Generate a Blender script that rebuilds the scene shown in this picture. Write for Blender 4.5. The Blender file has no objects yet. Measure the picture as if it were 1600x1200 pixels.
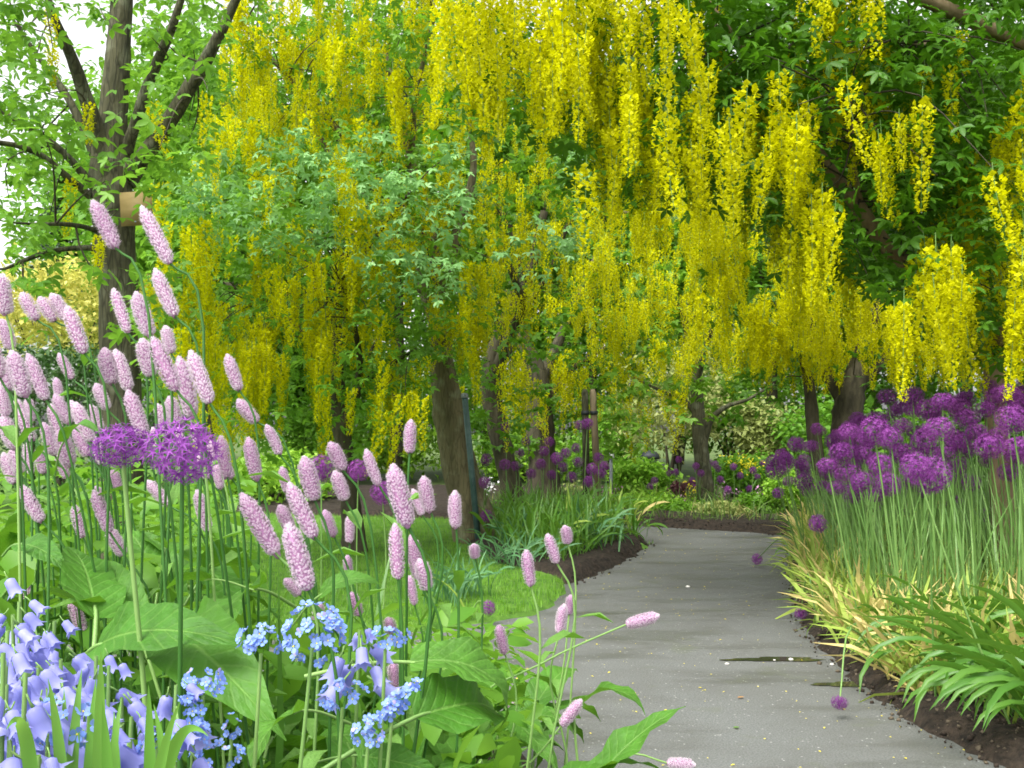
import bpy, math, random
import numpy as np
from mathutils import Vector, Matrix, Quaternion

random.seed(11)
rng = np.random.default_rng(11)
R = math.radians
sc = bpy.context.scene
COL = sc.collection

# ------------------------------------------------------------------ camera
CAM_H = 1.0
FPX = 1556.0                     # focal length in pixels of the 1600 px wide photograph
PITCH = math.atan(70 / FPX)
cam = bpy.data.cameras.new('camera')
cam.sensor_width = 36
cam.lens = 36 * FPX / 1600
cam.clip_start = 0.05
cam.clip_end = 600
camo = bpy.data.objects.new('camera', cam)
COL.objects.link(camo)
camo.location = (0, 0, CAM_H)
camo.rotation_euler = (R(90) + PITCH, 0, 0)
sc.camera = camo

# ------------------------------------------------------------------ light: bright overcast
SUN_EL, SUN_AZ = R(56), R(215)   # azimuth clockwise from +Y
world = bpy.data.worlds.new('World')
sc.world = world
world.use_nodes = True
wn = world.node_tree
wn.nodes.clear()
sky = wn.nodes.new('ShaderNodeTexSky')
sky.sky_type = 'NISHITA'
sky.sun_disc = False
sky.sun_elevation = SUN_EL
sky.sun_rotation = SUN_AZ
sky.air_density = 1.0
sky.dust_density = 4.0
hs = wn.nodes.new('ShaderNodeHueSaturation')
hs.inputs['Saturation'].default_value = 0.08
bg = wn.nodes.new('ShaderNodeBackground')
bg.inputs['Strength'].default_value = 0.15
wo = wn.nodes.new('ShaderNodeOutputWorld')
wn.links.new(sky.outputs[0], hs.inputs['Color'])
wn.links.new(hs.outputs[0], bg.inputs[0])
wn.links.new(bg.outputs[0], wo.inputs[0])
sun = bpy.data.lights.new('sun', 'SUN')
sun.energy = 1.5
sun.angle = R(25)
sun.color = (1.0, 0.96, 0.88)
suno = bpy.data.objects.new('sun', sun)
COL.objects.link(suno)
sd = Vector((math.sin(SUN_AZ) * math.cos(SUN_EL), math.cos(SUN_AZ) * math.cos(SUN_EL), math.sin(SUN_EL)))
suno.rotation_euler = sd.to_track_quat('Z', 'Y').to_euler()
suno.location = sd * 40
sc.view_settings.view_transform = 'Standard'
sc.view_settings.look = 'None'
sc.view_settings.gamma = 1
sc.view_settings.use_curve_mapping = False
sc.view_settings.exposure = 1.5
sc.cycles.max_bounces = 10
sc.cycles.diffuse_bounces = 6
sc.cycles.transmission_bounces = 8
sc.cycles.use_denoising = True
sc.cycles.pixel_filter_type = 'BLACKMAN_HARRIS'
sc.cycles.filter_width = 1.7

# ------------------------------------------------------------------ pixel helpers
cp, sp = math.cos(PITCH), math.sin(PITCH)


def at(px, py, Y):
    """point at forward distance Y on the ray through a photograph pixel"""
    x = (px - 800) / FPX
    u = (600 - py) / FPX
    fy = cp - sp * u
    fz = sp + cp * u
    s = Y / fy
    return np.array([x * s, Y, CAM_H + fz * s])


def gnd(px, py, z=0.0):
    x = (px - 800) / FPX
    u = (600 - py) / FPX
    fy = cp - sp * u
    fz = sp + cp * u
    s = (z - CAM_H) / fz
    return np.array([x * s, fy * s, z])


def toimg(P):
    d = np.asarray(P, float) - np.array([0, 0, CAM_H])
    f = d[..., 1] * cp + d[..., 2] * sp
    u = -d[..., 1] * sp + d[..., 2] * cp
    return 800 + FPX * d[..., 0] / f, 600 - FPX * u / f


# ------------------------------------------------------------------ materials
def mat_new(name):
    m = bpy.data.materials.new(name)
    m.use_nodes = True
    nt = m.node_tree
    nt.nodes.clear()
    out = nt.nodes.new('ShaderNodeOutputMaterial')
    return m, nt, out


def N(nt, t, **kw):
    n = nt.nodes.new(t)
    for k, v in kw.items():
        setattr(n, k, v)
    return n


def mixcol(nt, a, b, fac):
    n = N(nt, 'ShaderNodeMix', data_type='RGBA')
    for sock, v in ((n.inputs[6], a), (n.inputs[7], b)):
        if isinstance(v, (tuple, list)):
            sock.default_value = (*v, 1)
        else:
            nt.links.new(v, sock)
    if isinstance(fac, (int, float)):
        n.inputs[0].default_value = fac
    else:
        nt.links.new(fac, n.inputs[0])
    return n.outputs[2]


def leaf_mat(name, a, b, trans=0.4, rough=0.5, tcol=None, spec=0.35, noise=0.0, nscale=30, c=None, bump=0.0):
    """leaf or petal: two tones mixed by a per-piece random value, some light passing through"""
    m, nt, out = mat_new(name)
    at_ = N(nt, 'ShaderNodeAttribute', attribute_name='var')
    oi = N(nt, 'ShaderNodeObjectInfo')
    add = N(nt, 'ShaderNodeMath', operation='ADD')
    nt.links.new(at_.outputs['Fac'], add.inputs[0])
    nt.links.new(oi.outputs['Random'], add.inputs[1])
    fr = N(nt, 'ShaderNodeMath', operation='MULTIPLY')
    nt.links.new(add.outputs[0], fr.inputs[0])
    fr.inputs[1].default_value = 0.5
    fac = fr.outputs[0]
    col = mixcol(nt, a, b, fac)
    if c is not None:
        # patches of a third tone (yellowing, browning)
        gt = N(nt, 'ShaderNodeMath', operation='GREATER_THAN')
        nt.links.new(fac, gt.inputs[0])
        gt.inputs[1].default_value = 0.72
        col = mixcol(nt, col, c, gt.outputs[0])
    if noise:
        tc = N(nt, 'ShaderNodeTexCoord')
        nz = N(nt, 'ShaderNodeTexNoise')
        nz.inputs['Scale'].default_value = nscale
        nz.inputs['Detail'].default_value = 3
        nt.links.new(tc.outputs['Object'], nz.inputs['Vector'])
        hsv = N(nt, 'ShaderNodeHueSaturation')
        mr = N(nt, 'ShaderNodeMapRange')
        mr.inputs[1].default_value = 0.3
        mr.inputs[2].default_value = 0.7
        mr.inputs[3].default_value = 1 - noise
        mr.inputs[4].default_value = 1 + noise
        nt.links.new(nz.outputs['Fac'], mr.inputs[0])
        nt.links.new(mr.outputs[0], hsv.inputs['Value'])
        nt.links.new(col, hsv.inputs['Color'])
        col = hsv.outputs[0]
    p = N(nt, 'ShaderNodeBsdfPrincipled')
    nt.links.new(col, p.inputs['Base Color'])
    p.inputs['Roughness'].default_value = rough
    p.inputs['Specular IOR Level'].default_value = spec
    t = N(nt, 'ShaderNodeBsdfTranslucent')
    if tcol:
        nt.links.new(mixcol(nt, col, tcol, 0.6), t.inputs[0])
    else:
        nt.links.new(col, t.inputs[0])
    mx = N(nt, 'ShaderNodeMixShader')
    mx.inputs[0].default_value = trans
    nt.links.new(p.outputs[0], mx.inputs[1])
    nt.links.new(t.outputs[0], mx.inputs[2])
    nt.links.new(mx.outputs[0], out.inputs[0])
    return m


def rough_mat(name, a, b, scale=8, detail=6, rough=0.9, bump=0.3, bscale=None, stretch=None, spec=0.3, thr=(0.35, 0.65)):
    m, nt, out = mat_new(name)
    tc = N(nt, 'ShaderNodeTexCoord')
    mp = N(nt, 'ShaderNodeMapping')
    nt.links.new(tc.outputs['Object'], mp.inputs['Vector'])
    if stretch:
        mp.inputs['Scale'].default_value = stretch
    nz = N(nt, 'ShaderNodeTexNoise')
    nz.inputs['Scale'].default_value = scale
    nz.inputs['Detail'].default_value = detail
    nz.inputs['Roughness'].default_value = 0.65
    nt.links.new(mp.outputs[0], nz.inputs['Vector'])
    mr = N(nt, 'ShaderNodeMapRange')
    mr.inputs[1].default_value, mr.inputs[2].default_value = thr
    nt.links.new(nz.outputs['Fac'], mr.inputs[0])
    col = mixcol(nt, a, b, mr.outputs[0])
    p = N(nt, 'ShaderNodeBsdfPrincipled')
    nt.links.new(col, p.inputs['Base Color'])
    p.inputs['Roughness'].default_value = rough
    p.inputs['Specular IOR Level'].default_value = spec
    nb = N(nt, 'ShaderNodeTexNoise')
    nb.inputs['Scale'].default_value = bscale or scale * 2
    nb.inputs['Detail'].default_value = 6
    nt.links.new(mp.outputs[0], nb.inputs['Vector'])
    bm_ = N(nt, 'ShaderNodeBump')
    bm_.inputs['Strength'].default_value = bump
    bm_.inputs['Distance'].default_value = 0.02
    nt.links.new(nb.outputs['Fac'], bm_.inputs['Height'])
    nt.links.new(bm_.outputs[0], p.inputs['Normal'])
    nt.links.new(p.outputs[0], out.inputs[0])
    return m


def bark_mat(name, a, b, lichen, fissure=1.0):
    m = rough_mat(name, a, b, scale=11, rough=0.92, bump=0.9, stretch=(1, 1, 0.2), bscale=34)
    nt = m.node_tree
    p = next(n for n in nt.nodes if n.type == 'BSDF_PRINCIPLED')
    src = p.inputs['Base Color'].links[0].from_socket
    tc = N(nt, 'ShaderNodeTexCoord')
    n1 = N(nt, 'ShaderNodeTexNoise')
    n1.inputs['Scale'].default_value = 9
    n1.inputs['Detail'].default_value = 7
    nt.links.new(tc.outputs['Object'], n1.inputs['Vector'])
    r1 = N(nt, 'ShaderNodeMapRange')
    r1.inputs[1].default_value, r1.inputs[2].default_value, r1.inputs[4].default_value = 0.52, 0.68, 0.75
    nt.links.new(n1.outputs['Fac'], r1.inputs[0])
    col = mixcol(nt, src, lichen, r1.outputs[0])
    mp = N(nt, 'ShaderNodeMapping')
    mp.inputs['Scale'].default_value = (1, 1, 0.12)
    nt.links.new(tc.outputs['Object'], mp.inputs['Vector'])
    v = N(nt, 'ShaderNodeTexVoronoi', feature='DISTANCE_TO_EDGE')
    v.inputs['Scale'].default_value = 32
    nt.links.new(mp.outputs[0], v.inputs['Vector'])
    r2 = N(nt, 'ShaderNodeMapRange')
    r2.inputs[1].default_value, r2.inputs[2].default_value, r2.inputs[3].default_value, r2.inputs[4].default_value = 0.0, 0.10, 0.7 * fissure, 0.0
    nt.links.new(v.outputs['Distance'], r2.inputs[0])
    col = mixcol(nt, col, tuple(x * 0.35 for x in a), r2.outputs[0])
    nt.links.new(col, p.inputs['Base Color'])
    return m


def plain(name, c, rough=0.5, metal=0.0):
    return rough_mat(name, tuple(x * 0.85 for x in c), tuple(min(1, x * 1.1) for x in c), scale=25, rough=rough, bump=0.08)


def path_mat():
    m, nt, out = mat_new('asphalt')
    tc = N(nt, 'ShaderNodeTexCoord')

    def noise(scale, det, vec=None, rough=0.6):
        n = N(nt, 'ShaderNodeTexNoise')
        n.inputs['Scale'].default_value = scale
        n.inputs['Detail'].default_value = det
        n.inputs['Roughness'].default_value = rough
        nt.links.new(vec or tc.outputs['Object'], n.inputs['Vector'])
        return n.outputs['Fac']

    def rngf(v, a, b, c=0.0, d=1.0):
        r = N(nt, 'ShaderNodeMapRange')
        for i, x in enumerate((a, b, c, d)):
            r.inputs[i + 1].default_value = x
        nt.links.new(v, r.inputs[0])
        return r.outputs[0]
    grit = rngf(noise(150, 5, rough=0.8), 0.36, 0.64)
    big = rngf(noise(2.2, 5), 0.35, 0.65)
    mp = N(nt, 'ShaderNodeMapping')
    mp.inputs['Scale'].default_value = (0.7, 2.2, 1)
    nt.links.new(tc.outputs['Object'], mp.inputs['Vector'])
    wet = rngf(noise(1.3, 4, mp.outputs[0]), 0.50, 0.70)
    vor = N(nt, 'ShaderNodeTexVoronoi')
    vor.inputs['Scale'].default_value = 190
    nt.links.new(tc.outputs['Object'], vor.inputs['Vector'])
    col = mixcol(nt, (0.034, 0.037, 0.035), (0.185, 0.193, 0.184), grit)
    col = mixcol(nt, col, (0.125, 0.132, 0.128), 0.25)
    col = mixcol(nt, col, (0.075, 0.075, 0.066), rngf(big, 0, 1, 0.0, 0.5))
    col = mixcol(nt, col, (0.045, 0.046, 0.036), rngf(wet, 0, 1, 0.0, 0.65))
    moss = rngf(noise(3.1, 6), 0.58, 0.72)
    col = mixcol(nt, col, (0.07, 0.085, 0.03), rngf(moss, 0, 1, 0.0, 0.45))
    sep = N(nt, 'ShaderNodeSeparateColor')
    nt.links.new(vor.outputs['Color'], sep.inputs[0])
    chip = N(nt, 'ShaderNodeMath', operation='GREATER_THAN')
    chip.inputs[1].default_value = 0.994
    nt.links.new(sep.outputs[0], chip.inputs[0])
    col = mixcol(nt, col, (0.30, 0.30, 0.29), chip.outputs[0])
    p = N(nt, 'ShaderNodeBsdfPrincipled')
    nt.links.new(col, p.inputs['Base Color'])
    nt.links.new(rngf(wet, 0, 1, 0.85, 0.38), p.inputs['Roughness'])
    b = N(nt, 'ShaderNodeBump')
    b.inputs['Strength'].default_value = 0.55
    b.inputs['Distance'].default_value = 0.004
    nt.links.new(vor.outputs['Distance'], b.inputs['Height'])
    nt.links.new(b.outputs[0], p.inputs['Normal'])
    nt.links.new(p.outputs[0], out.inputs[0])
    return m


M = {}
M['path'] = path_mat()
M['soil'] = rough_mat('soil', (0.010, 0.008, 0.006), (0.042, 0.030, 0.021), scale=28, rough=0.95, bump=1.0, bscale=45)
M['lawn'] = rough_mat('lawn_turf', (0.045, 0.13, 0.012), (0.12, 0.24, 0.03), scale=9, rough=0.9, bump=0.6, bscale=160)
M['grass'] = leaf_mat('grass_blades', (0.08, 0.26, 0.02), (0.22, 0.42, 0.04), trans=0.4)
M['ground'] = rough_mat('ground_cover', (0.03, 0.07, 0.012), (0.10, 0.14, 0.03), scale=3, rough=0.95, bump=0.4)
M['bark'] = bark_mat('bark', (0.040, 0.042, 0.022), (0.100, 0.096, 0.052), (0.155, 0.165, 0.105))
M['bark_dark'] = rough_mat('dark_bark', (0.024, 0.022, 0.013), (0.085, 0.075, 0.045), scale=14, rough=0.9, bump=0.7, stretch=(1, 1, 0.25), bscale=30)
M['bark_pale'] = rough_mat('pale_bark', (0.15, 0.105, 0.058), (0.30, 0.225, 0.135), scale=9, rough=0.85, bump=0.3, stretch=(1, 1, 0.2), bscale=40)
M['bark_olive'] = bark_mat('olive_bark', (0.085, 0.075, 0.040), (0.17, 0.145, 0.080), (0.21, 0.215, 0.13), 0.7)
M['leaf'] = leaf_mat('laburnum_leaf', (0.058, 0.175, 0.010), (0.165, 0.330, 0.025), trans=0.42, tcol=(0.20, 0.42, 0.02))
M['leaf_bright'] = leaf_mat('bright_leaf', (0.070, 0.210, 0.015), (0.200, 0.390, 0.040), trans=0.45, tcol=(0.26, 0.52, 0.04))
M['leaf_deep'] = leaf_mat('deep_leaf', (0.028, 0.105, 0.005), (0.095, 0.235, 0.012), trans=0.38, tcol=(0.12, 0.32, 0.01))
M['leaf_pale'] = leaf_mat('pale_leaf', (0.130, 0.330, 0.075), (0.280, 0.510, 0.180), trans=0.35, rough=0.45)
M['yellow'] = leaf_mat('laburnum_petal', (0.45, 0.455, 0.001), (0.82, 0.81, 0.003), trans=0.48, rough=0.6, spec=0.2)
M['twig'] = rough_mat('twig', (0.03, 0.028, 0.016), (0.07, 0.06, 0.035), scale=20, rough=0.85)
M['pink'] = leaf_mat('bistort_petal', (0.66, 0.47, 0.63), (0.97, 0.89, 0.95), trans=0.35, rough=0.6, spec=0.2)
M['pink_core'] = leaf_mat('bistort_core', (0.42, 0.21, 0.38), (0.52, 0.29, 0.47), trans=0.1)
M['stem_dark'] = leaf_mat('dark_green_stem', (0.028, 0.105, 0.016), (0.055, 0.17, 0.025), trans=0.1)
M['stem_pale'] = leaf_mat('pale_green_stem', (0.14, 0.28, 0.07), (0.26, 0.42, 0.12), trans=0.1)
M['stem_allium'] = leaf_mat('allium_stem', (0.085, 0.20, 0.04), (0.19, 0.32, 0.085), trans=0.15, rough=0.4)
M['bleaf'] = leaf_mat('bistort_leaf', (0.075, 0.260, 0.028), (0.185, 0.420, 0.065), trans=0.40, rough=0.42, tcol=(0.28, 0.60, 0.03), noise=0.18, nscale=9)
def vein_mat():
    m = leaf_mat('bistort_leaf', (0.040, 0.150, 0.012), (0.095, 0.245, 0.026), trans=0.36, rough=0.55, tcol=(0.17, 0.38, 0.015), noise=0.22, nscale=7)
    nt = m.node_tree
    p = next(n for n in nt.nodes if n.type == 'BSDF_PRINCIPLED')
    src = p.inputs['Base Color'].links[0].from_socket
    a1 = N(nt, 'ShaderNodeAttribute', attribute_name='vs')
    a2 = N(nt, 'ShaderNodeAttribute', attribute_name='vt')

    def mth(op, a, b):
        n = N(nt, 'ShaderNodeMath', operation=op)
        for i, v in enumerate((a, b)):
            if v is None:
                continue
            if isinstance(v, (int, float)):
                n.inputs[i].default_value = v
            else:
                nt.links.new(v, n.inputs[i])
        return n.outputs[0]
    ab = mth('ABSOLUTE', a1.outputs['Fac'], None)
    v = mth('SUBTRACT', mth('MULTIPLY', a2.outputs['Fac'], 11.0), mth('MULTIPLY', mth('POWER', ab, 0.8), 1.9))
    tri = mth('PINGPONG', v, 0.5)
    side = N(nt, 'ShaderNodeMapRange')
    side.inputs[1].default_value, side.inputs[2].default_value, side.inputs[3].default_value, side.inputs[4].default_value = 0.02, 0.13, 1.0, 0.0
    nt.links.new(tri, side.inputs[0])
    rib = N(nt, 'ShaderNodeMapRange')
    rib.inputs[1].default_value, rib.inputs[2].default_value, rib.inputs[3].default_value, rib.inputs[4].default_value = 0.02, 0.07, 1.0, 0.0
    nt.links.new(ab, rib.inputs[0])
    tot = mth('MAXIMUM', mth('MULTIPLY', side.outputs[0], 0.45), rib.outputs[0])
    col = mixcol(nt, src, (0.20, 0.38, 0.08), mth('MULTIPLY', tot, 0.6))
    nt.links.new(col, p.inputs['Base Color'])
    bmp = N(nt, 'ShaderNodeBump')
    bmp.inputs['Strength'].default_value = 0.5
    bmp.inputs['Distance'].default_value = 0.004
    bmp.invert = True
    tcn = N(nt, 'ShaderNodeTexCoord')
    pk = N(nt, 'ShaderNodeTexNoise')
    pk.inputs['Scale'].default_value = 22
    pk.inputs['Detail'].default_value = 4
    nt.links.new(tcn.outputs['Object'], pk.inputs['Vector'])
    hgt = mth('ADD', mth('ADD', mth('MULTIPLY', tri, 0.6), mth('MULTIPLY', tot, -0.5)), mth('MULTIPLY', pk.outputs['Fac'], 1.6))
    bmp.invert = False
    nt.links.new(hgt, bmp.inputs['Height'])
    nt.links.new(bmp.outputs[0], p.inputs['Normal'])
    return m


M['bleaf'] = vein_mat()
M['purple'] = leaf_mat('allium_petal', (0.135, 0.020, 0.165), (0.310, 0.075, 0.350), trans=0.3, rough=0.6, spec=0.2)
M['purple_bright'] = leaf_mat('allium_petal_bright', (0.19, 0.035, 0.27), (0.42, 0.13, 0.52), trans=0.35, rough=0.6, spec=0.2)
M['strap'] = leaf_mat('strap_leaf', (0.040, 0.145, 0.014), (0.115, 0.250, 0.034), trans=0.35, rough=0.4, tcol=(0.26, 0.5, 0.04))
M['strap_dry'] = leaf_mat('withering_leaf', (0.15, 0.34, 0.045), (0.46, 0.52, 0.10), trans=0.38, rough=0.6, c=(0.68, 0.56, 0.22), noise=0.2, nscale=12)
M['strap_pale'] = leaf_mat('fresh_strap_leaf', (0.10, 0.27, 0.035), (0.17, 0.36, 0.06), trans=0.4, rough=0.45, tcol=(0.4, 0.7, 0.1), noise=0.12, nscale=20)
M['strap_blue'] = leaf_mat('blue_green_leaf', (0.07, 0.21, 0.085), (0.16, 0.33, 0.13), trans=0.3, rough=0.5)
M['bell'] = leaf_mat('bluebell_petal', (0.24, 0.25, 0.66), (0.45, 0.46, 0.85), trans=0.42, rough=0.5, spec=0.25)
M['fmn'] = leaf_mat('forget_me_not_petal', (0.14, 0.25, 0.68), (0.31, 0.42, 0.82), trans=0.3, rough=0.6, c=(0.40, 0.35, 0.72))
M['eye'] = plain('flower_eye', (0.75, 0.60, 0.10))
M['mixed'] = leaf_mat('mixed_leaf', (0.045, 0.15, 0.018), (0.20, 0.30, 0.06), trans=0.35, c=(0.33, 0.32, 0.10))
M['hedge'] = leaf_mat('hedge_leaf', (0.020, 0.065, 0.012), (0.060, 0.130, 0.030), trans=0.2)
M['gold'] = leaf_mat('golden_leaf', (0.42, 0.44, 0.07), (0.72, 0.66, 0.18), trans=0.4)
M['conifer'] = leaf_mat('conifer_needles', (0.07, 0.12, 0.075), (0.16, 0.22, 0.14), trans=0.2)
M['olive'] = leaf_mat('olive_leaf', (0.20, 0.25, 0.06), (0.38, 0.42, 0.14), trans=0.35)
M['lime'] = leaf_mat('lime_leaf', (0.16, 0.38, 0.03), (0.38, 0.60, 0.06), trans=0.45)
M['maroon'] = leaf_mat('maroon_leaf', (0.09, 0.03, 0.04), (0.22, 0.09, 0.10), trans=0.3)
M['yflower'] = leaf_mat('yellow_flower', (0.85, 0.70, 0.02), (0.95, 0.85, 0.05), trans=0.3)
M['wflower'] = leaf_mat('white_flower', (0.70, 0.70, 0.70), (0.85, 0.85, 0.86), trans=0.3)
M['pflower'] = leaf_mat('pink_flower', (0.55, 0.22, 0.45), (0.80, 0.50, 0.70), trans=0.3)
m_, nt_, out_ = mat_new('puddle_water')
p_ = N(nt_, 'ShaderNodeBsdfPrincipled')
p_.inputs['Base Color'].default_value = (0.030, 0.030, 0.018, 1)
p_.inputs['Roughness'].default_value = 0.06
p_.inputs['IOR'].default_value = 1.33
nt_.links.new(p_.outputs[0], out_.inputs[0])
M['water'] = m_
M['wood'] = rough_mat('weathered_wood', (0.13, 0.10, 0.06), (0.27, 0.21, 0.13), scale=10, rough=0.85, stretch=(1, 1, 0.15))
M['plaque'] = rough_mat('plaque_wood', (0.20, 0.145, 0.045), (0.29, 0.215, 0.08), scale=7, rough=0.6, stretch=(0.3, 1, 1))
M['metal_green'] = rough_mat('painted_steel', (0.035, 0.075, 0.075), (0.07, 0.12, 0.115), scale=20, rough=0.45, bump=0.1)
M['grey'] = plain('grey_metal', (0.20, 0.22, 0.24), 0.5)
M['darkgrey'] = plain('dark_cap', (0.03, 0.035, 0.04), 0.5)
M['white'] = plain('white_paint', (0.80, 0.80, 0.80), 0.5)
M['crumb'] = leaf_mat('soil_crumb', (0.012, 0.009, 0.007), (0.050, 0.036, 0.025), trans=0.0, rough=0.95, c=(0.10, 0.08, 0.055))
M['pebble'] = plain('pebble', (0.62, 0.60, 0.56), 0.6)
M['fallen_leaf'] = leaf_mat('fallen_leaf', (0.30, 0.14, 0.05), (0.45, 0.28, 0.10), trans=0.2)


# ------------------------------------------------------------------ mesh helpers
def mk_mesh(name, V, faces, mats, fmat=None, var=None, smooth=False):
    """faces: list of (m,k) integer arrays"""
    me = bpy.data.meshes.new(name)
    V = np.asarray(V, dtype=np.float32)
    faces = [np.asarray(f, dtype=np.int32) for f in faces if len(f)]
    me.vertices.add(len(V))
    me.vertices.foreach_set('co', V.ravel())
    loops = np.concatenate([f.ravel() for f in faces])
    counts = np.concatenate([np.full(len(f), f.shape[1], np.int32) for f in faces])
    starts = np.concatenate([[0], np.cumsum(counts)[:-1]]).astype(np.int32)
    me.loops.add(len(loops))
    me.loops.foreach_set('vertex_index', loops)
    me.polygons.add(len(counts))
    me.polygons.foreach_set('loop_start', starts)
    me.polygons.foreach_set('loop_total', counts)
    if not isinstance(mats, (list, tuple)):
        mats = [mats]
    for m in mats:
        me.materials.append(m)
    if fmat is not None:
        me.polygons.foreach_set('material_index', np.asarray(fmat, np.int32))
    if smooth:
        me.polygons.foreach_set('use_smooth', np.ones(len(counts), bool))
    me.update(calc_edges=True)
    if var is not None:
        a = me.attributes.new('var', 'FLOAT', 'POINT')
        a.data.foreach_set('value', np.asarray(var, np.float32))
    return me


class MB:
    def __init__(s):
        s.V, s.F, s.fm, s.var, s.n = [], {3: [], 4: []}, {3: [], 4: []}, [], 0

    def add(s, V, F, mi=0, var=0.5):
        V = np.asarray(V, float).reshape(-1, 3)
        F = np.asarray(F, int)
        s.V.append(V)
        s.F[F.shape[1]].append(F + s.n)
        s.fm[F.shape[1]].append(np.full(len(F), mi))
        s.var.append(np.full(len(V), var) if np.isscalar(var) else np.asarray(var))
        s.n += len(V)
        return s

    def add2(s, V, Fs, mi=0, var=0.5):
        """one vertex block, several face arrays"""
        V = np.asarray(V, float).reshape(-1, 3)
        for F in Fs:
            F = np.asarray(F, int)
            s.F[F.shape[1]].append(F + s.n)
            s.fm[F.shape[1]].append(np.full(len(F), mi))
        s.V.append(V)
        s.var.append(np.full(len(V), var) if np.isscalar(var) else np.asarray(var))
        s.n += len(V)
        return s

    def tube(s, pts, radii, sides=8, mi=0, cap=True, wob=0.0):
        pts = np.asarray(pts, float)
        n = len(pts)
        radii = np.broadcast_to(np.asarray(radii, float), (n,))
        tang = np.gradient(pts, axis=0)
        tang /= np.linalg.norm(tang, axis=1)[:, None] + 1e-12
        ref = np.array([1.0, 0, 0]) if abs(tang[0][0]) < 0.8 else np.array([0, 1.0, 0])
        ang = np.linspace(0, 2 * math.pi, sides, endpoint=False)
        V = []
        for i in range(n):
            u = ref - tang[i] * ref.dot(tang[i])
            u /= np.linalg.norm(u) + 1e-12
            w = np.cross(tang[i], u)
            ref = u
            r = radii[i] * (1 + (rng.normal(0, wob, sides) if wob else 0))
            V.append(pts[i] + (np.cos(ang) * r)[:, None] * u + (np.sin(ang) * r)[:, None] * w)
        V = np.concatenate(V)
        F = []
        for i in range(n - 1):
            a = i * sides
            for k in range(sides):
                F.append((a + k, a + (k + 1) % sides, a + sides + (k + 1) % sides, a + sides + k))
        Fs = [np.array(F)]
        if cap:
            a = (n - 1) * sides
            V = np.vstack([V, pts[-1:]])
            c = len(V) - 1
            Fs.append(np.array([(a + k, a + (k + 1) % sides, c) for k in range(sides)]))
            V = np.vstack([V, pts[:1]])
            c = len(V) - 1
            Fs.append(np.array([((k + 1) % sides, k, c) for k in range(sides)]))
        return s.add2(V, Fs, mi)

    def box(s, c, size, mi=0, rot=None):
        x, y, z = np.array(size) / 2
        V = np.array([(-x, -y, -z), (x, -y, -z), (x, y, -z), (-x, y, -z), (-x, -y, z), (x, -y, z), (x, y, z), (-x, y, z)])
        if rot is not None:
            V = V @ np.asarray(rot).T
        F = np.array([(0, 3, 2, 1), (4, 5, 6, 7), (0, 1, 5, 4), (1, 2, 6, 5), (2, 3, 7, 6), (3, 0, 4, 7)])
        return s.add(V + np.asarray(c), F, mi)

    def lathe(s, prof, sides=12, c=(0, 0, 0), mi=0):
        """prof: list of (r,z)"""
        ang = np.linspace(0, 2 * math.pi, sides, endpoint=False)
        V = np.concatenate([np.stack([np.cos(ang) * r, np.sin(ang) * r, np.full(sides, z)], 1) for r, z in prof]) + np.asarray(c)
        F = []
        for i in range(len(prof) - 1):
            a = i * sides
            for k in range(sides):
                F.append((a + k, a + (k + 1) % sides, a + sides + (k + 1) % sides, a + sides + k))
        return s.add(V, np.array(F), mi)

    def mesh(s, name, mats, smooth=False):
        fs, fm = [], []
        for k in (3, 4):
            if s.F[k]:
                fs.append(np.concatenate(s.F[k]))
                fm.append(np.concatenate(s.fm[k]))
        return mk_mesh(name, np.concatenate(s.V), fs, mats, np.concatenate(fm), np.concatenate(s.var), smooth)


def obj(name, me, parent=None, loc=None, mw=None, kind=None):
    o = bpy.data.objects.new(name, me)
    COL.objects.link(o)
    if parent is not None:
        o.parent = parent
    if mw is not None:
        o.matrix_basis = mw
    elif loc is not None:
        o.location = loc
    if kind:
        o['kind'] = kind
    return o


def tag(o, label, cat, group=None, kind=None):
    o['label'] = label
    if cat:
        o['category'] = cat
    if group:
        o['group'] = group
    if kind:
        o['kind'] = kind
    return o


def thing(name, loc, label, cat, group=None):
    o = bpy.data.objects.new(name, None)
    o.empty_display_size = 0.05
    COL.objects.link(o)
    o.location = loc
    return tag(o, label, cat, group)


def struct(name, me, label, loc=None):
    o = obj(name, me, loc=loc)
    o['kind'] = 'structure'
    o['label'] = label
    return o


def spline(pts, n=12):
    """Catmull-Rom through points"""
    P = np.asarray(pts, float)
    if len(P) == 2:
        return P[0] + (P[1] - P[0]) * np.linspace(0, 1, n)[:, None]
    Q = np.vstack([2 * P[0] - P[1], P, 2 * P[-1] - P[-2]])
    out = []
    segs = len(P) - 1
    per = max(2, int(math.ceil(n / segs)))
    for i in range(segs):
        p0, p1, p2, p3 = Q[i:i + 4]
        for t in np.linspace(0, 1, per, endpoint=False):
            out.append(0.5 * ((2 * p1) + (-p0 + p2) * t + (2 * p0 - 5 * p1 + 4 * p2 - p3) * t * t + (-p0 + 3 * p1 - 3 * p2 + p3) * t ** 3))
    out.append(P[-1])
    return np.array(out)


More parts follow.
